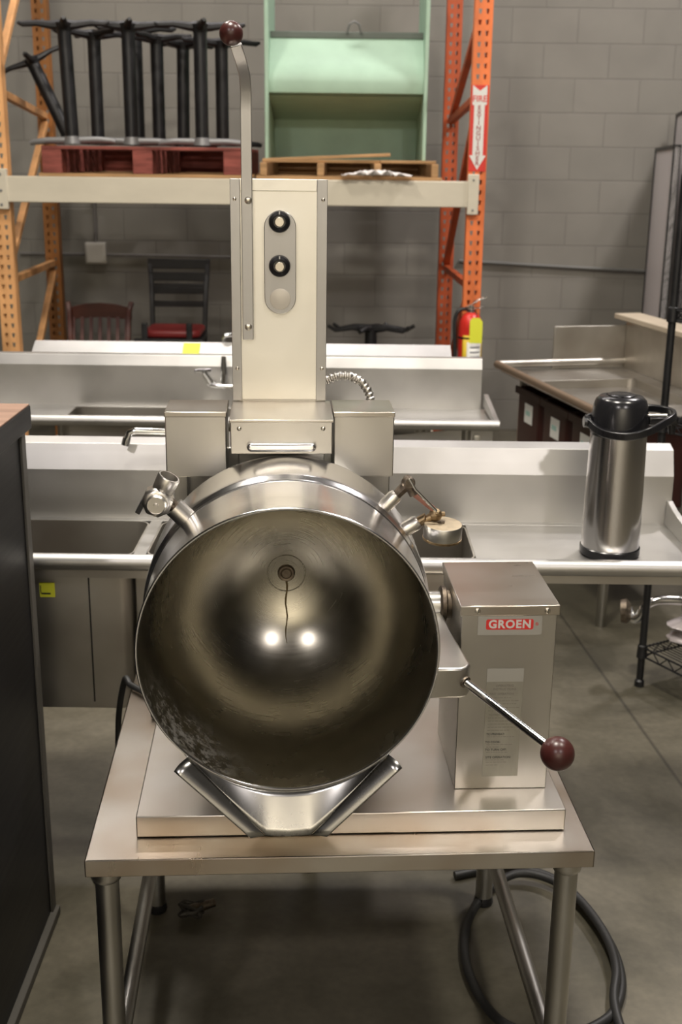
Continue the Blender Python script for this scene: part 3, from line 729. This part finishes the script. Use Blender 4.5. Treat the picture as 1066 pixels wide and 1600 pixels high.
# ------------------------------------------------------------------ pallet rack
RY, RYB = 6.3, 7.45
rk = thing('pallet_rack', 'tall orange and yellow pallet rack with cream shelf beams along the wall', 'rack', (-.55, RY, 0))
def post(x, y0, mt, name, face=-1, ztop=3.1, w_=.088, d_=.07, zstart=.46):
    """punched C-section upright; face plate with two columns of teardrop holes"""
    bm = MB(); B_ = bm.bm; ph = .0508; cw = w_/2
    nrow = int(ztop/ph)
    vc = {}
    def V(x_, z_):
        k = (round(x_, 5), round(z_, 5))
        if k not in vc: vc[k] = B_.verts.new((x_, y0, z_))
        return vc[k]
    for i in range(nrow):
        z0 = i*ph
        for c in (0, 1):
            xa = x-w_/2+c*cw; xb = xa+cw; cx = (xa+xb)/2 + (.004 if c == 0 else -.004); cz = z0+ph/2; zt_ = z0+ph
            if z0 < zstart:
                B_.faces.new((V(xa, z0), V(xb, z0), V(xb, zt_), V(xa, zt_))); continue
            out = [V(xa, z0), V(xb, z0), V(xb, zt_), V(xa, zt_)]
            inn_ = [B_.verts.new((cx+a, y0, cz+b)) for a, b in ((-.0045, -.014), (.0045, -.014), (.0088, .009), (-.0088, .009))]
            for k in range(4): B_.faces.new((out[k], out[(k+1) % 4], inn_[(k+1) % 4], inn_[k]))
    h = nrow*ph
    for sx in (-1, 1):
        xx = x+sx*w_/2
        q_ = [B_.verts.new(p) for p in ((xx, y0, 0), (xx, y0+d_, 0), (xx, y0+d_, h), (xx, y0, h))]; B_.faces.new(q_)
        q_ = [B_.verts.new(p) for p in ((xx, y0+d_, 0), (xx-sx*.022, y0+d_, 0), (xx-sx*.022, y0+d_, h), (xx, y0+d_, h))]; B_.faces.new(q_)
    o = bm.build(name, mt, rk, solid=.0022, smooth=False)
    o.matrix_parent_inverse = Matrix.Translation((.55, -RY, 0))
    return o
def rp(mb, name, mt, **k):
    o = mb.build(name, mt, rk, **k); o.matrix_parent_inverse = Matrix.Translation((.55, -RY, 0)); return o
XL, XR = -1.772, .676
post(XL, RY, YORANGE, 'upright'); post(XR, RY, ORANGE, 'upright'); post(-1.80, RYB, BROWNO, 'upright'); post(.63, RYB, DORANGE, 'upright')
rp(MB().box(XL-.09, XL+.09, RY-.03, RY+.11, 0, .012), 'foot_plate', YORANGE)
rp(MB().box(XR-.09, XR+.09, RY-.03, RY+.11, 0, .012), 'foot_plate', ORANGE)
def brace(p, q, mt): rp(MB().tube([p, q], 1, 4, flat=(.018, .018)), 'brace', mt, bevel=.002)
for xa, xb, mt in ((XL+.012, -1.80, YORANGE), (XR-.015, .63, DORANGE)):
    brace((xa, RY+.07, 1.12), (xb, RYB, 1.12), mt)
    brace((xa, RY+.07, 2.06), (xb, RYB, 1.98), mt)
    brace((xa, RY+.07, 2.42 if mt is DORANGE else 2.16), (xb, RYB, 3.05 if mt is YORANGE else 1.98), mt)
    brace((xa, RY+.07, 1.98 if mt is DORANGE else 1.22), (xb, RYB, 1.14 if mt is DORANGE else 1.94), mt)
    brace((xa, RY+.07, 1.08 if mt is DORANGE else .30), (xb, RYB, .30 if mt is DORANGE else 1.06), mt)
for y0, y1 in ((RY-.026, RY+.030), (RYB+.045, RYB+.10)):
    for z0, z1 in ((1.523, 1.652), (.14, .27)):
        bm_ = rp(MB().box(XL+.04, XR-.03, y0, y1, z0, z1), 'beam', CREAM, bevel=.004)
for x0, x1 in ((XL-.05, XL+.045), (XR-.048, XR+.008)):
    rp(MB().box(x0, x1, RY-.034, RY-.004, 1.488, 1.688), 'beam_connector', CREAM, bevel=.003)
m = MB()
for x in (XL-.02, XL+.012):
    for z in (1.51, 1.58, 1.66): m.lathe([(.008, 0), (.006, -.004), (0, -.005)], (x, RY-.034, z), (0,1,0), 10)
for z in (1.51, 1.66): m.lathe([(.006, 0), (.005, -.004), (0, -.005)], (XR-.02, RY-.034, z), (0,1,0), 10)
rp(m, 'rivets', GREYCAST)
for k in range(7):
    x = -1.55+k*.34
    rp(MB().box(x-.03, x+.03, RY+.03, RYB+.045, 1.60, 1.651), 'deck_support', CREAM)
    rp(MB().box(x-.03, x+.03, RY+.03, RYB+.045, .22, .269), 'deck_support', CREAM)
# arrow sign on the right upright
sg = thing('fire_extinguisher_sign', 'red sign with white down arrow reading FIRE EXTINGUISHER on the orange upright', 'sign', (.672, RY-.003, 1.91))
MB().box(-.044, .044, -.003, -.0005, -.208, .208).build('sign_panel', RED, sg, .001)
MB().prism([(-.036, .207), (0, .18), (.036, .207), (.036, .115), (.026, .112), (.026, -.130), (.042, -.130), (0, -.200), (-.042, -.130), (-.026, -.130), (-.026, .112), (-.036, .115)], -.0045, -.0029, 'y').build('arrow', WHITEP, sg)
text('word_fire', 'FIRE', .042, REDINK, sg, (0, -.0052, .142), bold=.0004, sx=.95)
for i, c_ in enumerate('EXTINGUISHER'):
    text('letter', c_, .030, LETTERRED, sg, (0, -.0052, .100-.0245*i), bold=.0003, sx=1.1)
# extinguisher
ex = thing('fire_extinguisher', 'red fire extinguisher with yellow tag hanging on the orange rack upright', 'fire extinguisher', (.665, 6.205, .56))
MB().lathe([(0, 0), (.055, 0), (.062, .01), (.0625, .36), (.058, .395), (.042, .425), (.022, .438), (0, .438)], (0,0,0), (0,0,1), 36).build('cylinder', RED, ex)
def arc(r, a0, a1, z0, z1, n=12): 
    return [[(r*math.sin(a0+(a1-a0)*k/n), -r*math.cos(a0+(a1-a0)*k/n), z) for k in range(n+1)] for z in (z0, z1)]
MB().grid(arc(.0630, -.75, 1.2, .05, .325)).build('label_border', mat('label_yellow', (.70, .50, .03), .5), ex, solid=.0006)
MB().grid(arc(.0640, -.35, .95, .06, .29)).build('label_sheet', WHITEP, ex, solid=.0006)
m = MB()
for z in (.26, .235, .21, .18, .15, .12, .09): m.grid(arc(.0648, -.1+random.uniform(0, .15), .8, z, z+.008, 8))
m.build('label_print', mat('grey_print', (.25, .25, .28), .6), ex, solid=.0005)
MB().cyl((0, 0, .436), (0, 0, .475), .016, .014, 16).build('valve_head', CHROME, ex)
MB().tube([(-.03, -.01, .468), (.0, -.01, .480), (.045, -.02, .512), (.075, -.02, .520)], 1, 4, flat=(.003, .011)).build('lever', CHROME, ex, .001)
MB().tube([(-.02, -.01, .458), (.03, -.01, .462), (.065, -.02, .468)], 1, 4, flat=(.003, .010)).build('carry_grip', CHROME, ex, .001)
MB().tube(crv([(-.014, 0, .455), (-.06, -.01, .45), (-.084, -.01, .40), (-.080, -.01, .28), (-.074, -.01, .12)], 6), .010, 10).build('discharge_hose', RUBBER, ex)
MB().lathe([(.0635, .305), (.0645, .305), (.0645, .315), (.0635, .315)], (0,0,0), (0,0,1), 32).build('strap', BLACKP, ex)
MB().prism([(-.013, .29), (.052, .29), (.052, .40), (.036, .42), (.0, .42), (-.013, .405)], -.088, -.087, 'y').build('inspection_tag', mat('bright_yellow_tag', (.85, .88, .06), .4), ex)
MB().tube([(.02, -.087, .418), (.02, -.05, .45), (.0, -.016, .462)], .0018, 6).build('tag_tie', BLACKP, ex)
MB().box(-.02, .02, .055, .088, .30, .34).build('hanger_bracket', OLDIRON, ex)

# ------------------------------------------------------------------ pallets on the shelf
SZ = 1.6525
def pallet(name, x0, x1, y0, y1, h, mt, label, nb=7, blocks=3, skip=()):
    p_ = thing(name, label, 'pallet', ((x0+x1)/2, (y0+y1)/2, SZ)); X0, X1 = x0-(x0+x1)/2, x1-(x0+x1)/2; D = (y1-y0)/2
    t_ = .016
    for k in range(blocks):
        bw = .10 if blocks == 3 else .035
        xx = X0 + (X1-X0-bw)*k/(blocks-1)
        MB().box(xx, xx+bw, -D, D, t_+.0005, h-t_-.0005).build('stringer', mt, p_, .003)
    for k in range(nb):
        yy = -D + (2*D-.09)*k/(nb-1)
        if k not in skip: MB().box(X0, X1, yy, yy+.09, h-t_, h).build('deck_board', mt, p_, .002)
    for k in range(3):
        yy = -D + (2*D-.09)*k/2
        MB().box(X0-.02, X1+.02, yy, yy+.09, 0, t_).build('bottom_board', WOOD, p_, .002)
    MB().box(X0, X1, D+.001, D+.018, t_, h-t_).build('mouth_shade_board', mt, p_, .002)  # added board, shuts out the lit wall so the pallet mouth stays dark
    return p_
pallet('wooden_pallet', -1.545, -.52, RY-.02, RY+1.10, .150, REDWOOD, 'red painted wooden pallet under the black table pedestals on the rack shelf')
np_ = pallet('wooden_pallet', -.435, .475, RY-.01, RY+1.10, .098, WOOD, 'bare tan wooden pallet with a broken top board under the green bin', blocks=4, skip=(0,))
bb = MB().box(-.44, .21, -.05, .04, -.008, .008, Matrix.Translation((0, 0, .115)) @ Matrix.Rotation(-.05, 4, 'Y'))
bb.box(.16, .44, -.05, .04, .086, .098)
bo = bb.build('broken_board', WOOD, np_, .002); bo.location = (0, -.50, 0)
# crumpled plastic in the pallet mouth
m = MB(); rows = []
for j_ in range(8):
    rows.append([(-.18+.36*i/30, -.03+.06*j_/7, .018+.028*abs(math.sin(i*.55+j_*.9))*math.sin(PI*(i+.5)/31)+random.uniform(0, .008)) for i in range(31)])
m.grid(rows)
o = m.build('plastic_wrap', PLASTIC, solid=.0015); o.location = (.16, RY-.015-.035, SZ+.0); tag(o, 'crumpled white plastic wrap lying in front of the tan pallet', 'plastic wrap')

# pedestal table bases
def pedestal(length, footmat, foot_len=.44, arms=True):
    p_ = thing('table_pedestal', 'x', 'table base', (0, 0, 0), 0, None)
    MB().lathe([(0, .02), (.0345, .02), (.0345, length-.012), (0, length-.012)], (0,0,0), (0,0,1), 24).build('column', BLACKM, p_)
    m = MB()
    for s_ in (-1, 1):
        m.tube([(0, 0, .024), (s_*foot_len*.30, 0, .026), (s_*foot_len*.46, 0, .020), (s_*foot_len*.5, 0, .014)], [.020, .017, .015, .011], 10)
    m.cyl((0, 0, .008), (0, 0, .045), .046, .038, 18)
    f = m.build('foot', footmat, p_, loc=(0, 0, 0))
    m = MB()
    for k in range(4):
        a = k*PI/2 + (.22 if k % 2 else .12); c_, s_ = math.cos(a), math.sin(a); sc_ = .225 if k % 2 == 0 else .20
        m.tube([(0, 0, length-.010), (c_*sc_*.25, s_*sc_*.25, length-.010), (c_*sc_*.6, s_*sc_*.6, length+.000), (c_*sc_*.9, s_*sc_*.9, length-.004), (c_*sc_, s_*sc_, length+.004)], [.030, .022, .016, .015, .009], 8)
    m.cyl((0, 0, length-.04), (0, 0, length), .036, .046, 16)
    m.build('top_spider', BLACKM, p_)
    return p_
PZ = SZ+.150
spec = [(-1.40, 6.36, .585, 0, 'front left, grey foot', -.028), (-1.32, 6.62, .565, .5, '', 0), (-1.165, 7.00, .63, .2, '', 0), (-1.115, 6.47, .595, 0, '', 0), (-1.02, 6.80, .565, 1.1, '', 0),
        (-.905, 6.93, .55, .7, '', 0.02), (-.735, 6.36, .585, 0, '', 0), (-.665, 6.72, .54, .4, '', 0)]
labs = ['slightly tilted black table pedestal, leftmost of the upright ones on the red pallet',
        'black table pedestal second from the left among the upright ones on the red pallet',
        'tallest black table pedestal, behind the others near the middle of the red pallet',
        'shiny black table pedestal at the front middle of the red pallet, third upright one',
        'black table pedestal just right of the front middle one on the red pallet',
        'leaning black table pedestal behind the gap right of middle on the red pallet',
        'black table pedestal with grey foot at the front right of the red pallet',
        'shorter black table pedestal at the rear right of the red pallet, behind the kettle lever']
pg_, pb_ = pedestal(.585, GREYCAST), pedestal(.585, BLACKM)
ug = ub = False
for (x, y, ln, rz, _, tilt), lab in zip(spec, labs):
    grey = y < 6.5
    if grey: o = copy_tree(pg_) if ug else pg_; ug = True
    else: o = copy_tree(pb_) if ub else pb_; ub = True
    o.location = (x, y, PZ+.003); o.rotation_euler = (0, tilt, rz); o.scale = (1, 1, ln/.585)
    o['label'] = lab; o['group'] = 'table pedestals on the red pallet'
lean = copy_tree(pb_); lean.rotation_mode = 'ZYX'; lean.location = (-1.505, 6.80, PZ+.022); lean.rotation_euler = (0, -.43, PI/2); lean.scale = (1, 1, .80)
lean['label'] = 'black table pedestal leaning far to the left at the left end of the red pallet'; lean['group'] = 'table pedestals on the red pallet'

# mint green bin
gb = thing('plastic_bin', 'mint green moulded bin standing on the tan pallet against the wall', 'bin', (0, 6.75, SZ+.098))
prof = [(.15, .66), (.12, .60), (.04, .50), (.0, .45), (-.015, .40), (-.005, .345), (.04, .330), (.54, .225), (.55, .20), (.55, .0)]
th_ = [(y_+.012, z_-.004) for y_, z_ in prof]
MB().prism(prof + th_[::-1], -.415, .415, 'x').build('moulded_front', MINT, gb)
for xs in (-1, 1):
    xx = xs*.425
    MB().prism([(-.06, 0), (-.05, .42), (-.08, 1.0), (.58, 1.0), (.58, 0)], xx-.010, xx+.010, 'x').build('side_wall', MINT, gb, .003)
MB().box(-.415, .415, .13, .17, .63, .665).build('top_rail', mat('dark_grey_green', (.10, .12, .10), .5), gb, .004)
MB().tube([(.0, .12, .655), (.015, .10, .70), (.04, .10, .715), (.065, .10, .70), (.08, .12, .655)], .006, 8).build('wire_loop', GREYCAST, gb)
MB().box(-.415, .415, .566, .58, 0, .64).build('back_wall', MINT, gb)

# ------------------------------------------------------------------ chairs on the lower shelf level
def chair(name, label, loc, rz, frame, seatm, slats, sw=.37, seat_h=.46, back_h=.95):
    c_ = thing(name, label, 'chair', loc, rz); h_ = sw/2
    MB().prism(rrect(-h_, h_, -h_, h_, .05), seat_h-.045, seat_h-.015, 'z').build('seat_frame', frame, c_, .006)
    MB().prism(rrect(-h_+.012, h_-.012, -h_+.012, h_-.012, .05), seat_h-.014, seat_h+.03, 'z').build('seat', seatm, c_, .016, seg=3)
    for x, y in ((-h_+.02, -h_+.02), (h_-.02, -h_+.02)):
        MB().tube([(x, y, seat_h-.045), (x*1.03, y*1.03, 0)], [.018, .013], 8).build('leg', frame, c_)
    for s_ in (-1, 1):
        x = s_*(h_-.02)
        MB().tube([(x*1.03, h_+.03, 0), (x, h_-.01, seat_h*.5), (x, h_-.012, seat_h), (x*1.04, h_+.03, seat_h+.22), (x*1.12, h_+.075, back_h)], 1, 4, flat=(.014, .014)).build('back_post', frame, c_, .004)
    if slats == 'ladder':
        for z, hh in ((back_h-.055, .055), (back_h-.125, .05), (back_h-.19, .05), (seat_h+.20, .04), (seat_h+.125, .034)):
            f = (z-seat_h)/(back_h-seat_h); y = h_-.012+.085*f
            MB().box(-h_*(.92+.12*f), h_*(.92+.12*f), y-.008, y+.010, z, z+hh).build('back_rail', frame, c_, .004)
    else:
        pts_ = [(-h_*1.0, back_h-.10), (-h_*1.0, back_h-.03), (-h_*.5, back_h-.008), (0, back_h), (h_*.5, back_h-.008), (h_*1.0, back_h-.03), (h_*1.0, back_h-.10), (0, back_h-.085)]
        MB().prism(pts_, h_+.055, h_+.075, 'y').build('crest_rail', frame, c_, .004)
        for k in range(7):
            x = -h_*.84+h_*.28*k
            MB().tube([(x, h_+.062, back_h-.085), (x, h_, seat_h+.02)], 1, 4, flat=(.011, .008)).build('spindle', frame, c_)
    MB().box(-h_+.02, h_-.02, -h_+.01, -h_+.03, seat_h*.5, seat_h*.5+.025).build('stretcher', frame, c_)
    return c_
chair('dining_chair', 'black ladder-back dining chair with red vinyl seat seen below the rack shelf', (-.985, 6.95, .272), 0, BLACKM, REDVINYL, 'ladder', .35, .50, .90)
chair('dining_chair', 'cherry brown spindle-back dining chair below the rack shelf on the left', (-1.46, 6.95, .272), .05, CHAIRWOOD, CHAIRWOOD, 'spindle', .38, .36, .635)
# second pair of chair posts beside the black chair's seat: an upturned stool frame
sf = thing('stool_frame', 'low black stool frame with stub posts in front of the red seated chair', 'stool', (-.985, 6.66, .272))
MB().box(-.19, .20, -.02, .02, .42, .50).build('front_rail', BLACKM, sf, .004)
for x in (-.13, .12):
    MB().box(x-.016, x+.016, -.018, .018, 0, .59).build('post', BLACKM, sf, .005)
# spider base lying on the lower deck to the right
lb_ = thing('cast_pedestal', 'black cast pedestal with spider arms seen below the shelf right of the kettle column', 'table base', (.16, 6.85, .272))
m = MB()
for a in (.15, 1.2, 2.6, 3.35, 4.4, 5.75):
    c_, s_ = math.cos(a), math.sin(a)
    m.tube([(0, 0, .545), (c_*.11, s_*.06, .555), (c_*.21, s_*.10, .540), (c_*.255, s_*.12, .565)], [.028, .017, .013, .011], 8)
m.build('spider_arms', BLACKM, lb_)
MB().cyl((0, 0, .04), (0, 0, .55), .035, seg=20).build('column', BLACKM, lb_)
MB().cyl((0, 0, 0), (0, 0, .04), .21, .17, 28).build('foot', BLACKM, lb_)

# ------------------------------------------------------------------ angled dish table, tubs, ledge on the right
DA = math.atan2(.222, .975)
dt = thing('dish_table', 'long stainless dish table with raised edges running toward the right corner', 'table', (.701, 5.345, 0), DA)
# local: +x across to the right, -y toward the viewer
W_ = .62; L2 = 1.06; ZT = .87
m = MB(); deck(m, .02, W_, -L2, 0, ZT-.03, [(.10, W_-.08, -L2+.2, -.28)]); m.build('table_deck', S_SINKD, dt, .001)
m = MB(); bowl(m, .10, W_-.08, -L2+.2, -.28, ZT-.031, ZT-.072); m.build('trough', S_SINKD, dt)
MB().tube([(0, .0, ZT), (0, -L2, ZT)], .017, 16).build('rolled_rim', mat('brown_stained_rim', (.36, .27, .20), .4, .8), dt)
MB().tube([(0, 0, ZT), (W_, 0, ZT)], .017, 16).build('rolled_rim', S_SINKD, dt)
MB().box(.27, W_+.02, .002, .012, ZT-.03, 1.035).build('end_splash', S_SINKD, dt, .002)
MB().box(W_, W_+.012, -L2, .0, ZT-.03, 1.06).build('side_splash', S_SINKD, dt, .002)
MB().box(W_-.04, W_+.09, -L2, .05, 1.062, 1.085).build('ledge', LEDGE, dt, .003)
for x in (.10, W_-.04):
    for y in (-.09, -L2+.022):
        MB().cyl((x, y, 0), (x, y, ZT-.03), .02, seg=14).build('leg', S_TUBE, dt)
MB().box(.05, W_-.05, -L2+.01, -.05, .44, .46).build('undershelf', S_SINKD, dt, .003)
fm = MB()
for yy in (-.78, -.98):
    fm.cyl((W_, yy, .985), (W_-.07, yy, .985), .016, .012, 12); fm.ball((W_-.07, yy, .99), .022, 12); fm.cyl((W_-.07, yy, .99), (W_-.07, yy, 1.03), .010, .007, 10)
fm.cyl((W_-.07, -.78, .985), (W_-.07, -.98, .985), .009, seg=10)
fm.build('wall_faucet', CHROME, dt)
def tub():
    p_ = thing('bus_tub', 'x', 'tub')
    m = MB()
    bowl(m, 0, .38, -.142, .142, .33, 0, .006); b_ = m.build('tub_body', TUBCOL, p_)
    MB().box(-.008, .004, -.148, .148, .30, .332).build('tub_lip', TUBCOL, p_, .003)
    l_ = MB().box(-.0025, -.0004, -.055, .035, .19, .275).build('paper_label', WHITEP, p_, .001)
    MB().box(-.0031, -.0026, -.03, .02, .225, .245).build('label_stripe', mat('pale_teal_print', (.35, .55, .50), .5), l_)
    return p_
RD = Matrix.Translation((.701, 5.345, 0)) @ Matrix.Rotation(DA, 4, 'Z')
tb0 = tub()
for i, (s_, lab) in enumerate(((-.266, 'dark maroon tub under the dish table farthest from the sink'), (-.562, 'blackish maroon tub in the middle of the row under the dish table'), (-.862, 'dark maroon tub under the dish table partly behind the airpot'))):
    o = tb0 if i == 0 else copy_tree(tb0)
    o.location = RD @ Vector((.055, s_, .4615)); o.rotation_euler = (0, 0, DA)
    o['label'] = lab; o['group'] = 'tubs under the dish table'
# framed boards leaning beyond
def board(name, label, p, ln, h, ang):
    b_ = thing(name, label, 'board', p, ang)
    MB().box(.004, .03, -ln, 0, .03, h-.008).build('board_sheet', PANEL, b_, .001)
    MB().box(-.004, .034, -.016, .0005, 0, h).box(-.004, .034, -ln, -ln+.016, 0, h).box(-.004, .034, -ln, 0, h-.018, h).box(-.004, .034, -ln, 0, 0, .03).build('board_frame', BLACKM, b_, .001)
    for yy in (-.05, -ln+.05):
        MB().box(-.15, .20, yy-.02, yy+.02, 0, .012).build('board_foot', BLACKM, b_)
    return b_
board('display_board', 'tall pale grey board in a thin black frame beyond the dish table', (1.878, 7.5, 0), 1.55, 1.84, -.19)
board('display_board', 'taller black edged board just visible behind the first at the right edge', (2.06, 7.78, 0), 1.2, 2.05, -.19)

# ------------------------------------------------------------------ black wire shelving unit at the right edge
wu = thing('wire_shelving', 'black wire shelving unit on round posts at the right edge', 'shelving unit', (1.05, 3.80, 0))
u_ = Vector((.077, -.147, 0)).normalized(); v_ = Vector((.86, .50, 0)).normalized()
u_ = Vector((v_.y, -v_.x, 0))
LU, LV = .55, .60
for a, b in ((0, 0), (LU, 0), (0, LV), (LU, LV)):
    p = u_*a + v_*b
    po = MB().cyl((p.x, p.y, .03), (p.x, p.y, 1.72), .0125, seg=16).build('post', BLACKM, wu)
    for z in (.13, .93, 1.29): MB().lathe([(.0125, -.025), (.0185, -.022), (.0165, .022), (.0125, .025)], (p.x, p.y, z), (0,0,1), 16).build('collar', BLACKM, po)
    MB().lathe([(0, 0), (.017, 0), (.017, .02), (.008, .03), (0, .03)], (p.x, p.y, 0), (0,0,1), 14).build('foot', BLACKM, po)
for z in (.145, .945, 1.305):
    m = MB(); c4 = [u_*0, u_*LU, u_*LU+v_*LV, v_*LV]
    for a, b in zip(c4, c4[1:]+c4[:1]):
        d_ = (b-a).normalized(); a2, b2 = a+d_*.015, b-d_*.015
        for zz in (z, z-.032): m.tube([a2+Vector((0,0,zz)), b2+Vector((0,0,zz))], .0034, 6)
        n_ = int((b-a).length/.035)
        for k in range(n_):
            q0 = a2.lerp(b2, k/n_); q1 = a2.lerp(b2, (k+1)/n_)
            z0, z1 = (z, z-.032) if k % 2 else (z-.032, z)
            m.tube([q0+Vector((0,0,z0)), q1+Vector((0,0,z1))], .0022, 5)
    for k in range(1, 36):
        q0 = v_*(LV*k/36); q1 = q0+u_*LU; m.tube([q0+Vector((0,0,z+.004)), q1+Vector((0,0,z+.004))], .0018, 5)
    for k in (1, 2): q0 = u_*(LU*k/3); m.tube([q0+Vector((0,0,z-.003)), q0+v_*LV+Vector((0,0,z-.003))], .003, 6)
    m.build('wire_shelf', BLACKM, wu)
# chrome parts lying on its low shelf
W0 = Vector((1.05, 3.80, 0))
c_ = thing('chrome_faucet', 'chrome faucet with curved pipe and wrapped body lying on the low wire shelf', 'faucet', tuple(W0+v_*.20+u_*.10+Vector((-.07, .02, .152))), 0)
MB().tube(crv([(-.20, .02, .115), (-.185, 0, .085), (-.165, -.01, .10), (-.15, -.01, .135), (-.10, 0, .155), (.0, 0, .150), (.06, 0, .12)], 6), .016, 14).build('curved_pipe', CHROME, c_)
MB().lathe([(0, 0), (.040, 0), (.044, .02), (.026, .035), (.018, .035)], (-.225, .02, .105), (1, -.25, .1), 24).build('pipe_flange', OLDIRON, c_)
m = MB(); m.cyl((.02, 0, .02), (.03, 0, .20), .035, .028, 18).cyl((-.02, -.02, .13), (.10, .0, .15), .018, .022, 14); m.ball((.07, -.02, .12), .036, 16); m.build('valve_body', CHROME, c_)
rows = []
for j_ in range(10):
    r_ = .055+.018*math.sin(j_*1.3)
    rows.append([(.035+(r_+random.uniform(-.010, .010))*math.cos(2*PI*i/16)*1.4, (r_)*math.sin(2*PI*i/16), .004+.010*j_) for i in range(17)])
MB().grid(rows).build('plastic_wrapping', mat('grey_cling_wrap', (.42, .38, .38), .25, .1), c_)
MB().tube(crv([(.03, .02, .14), (.03, .02, .22), (.05, .02, .255), (.09, .02, .26), (.12, .02, .22)], 6), .010, 12).build('spout', CHROME, c_)
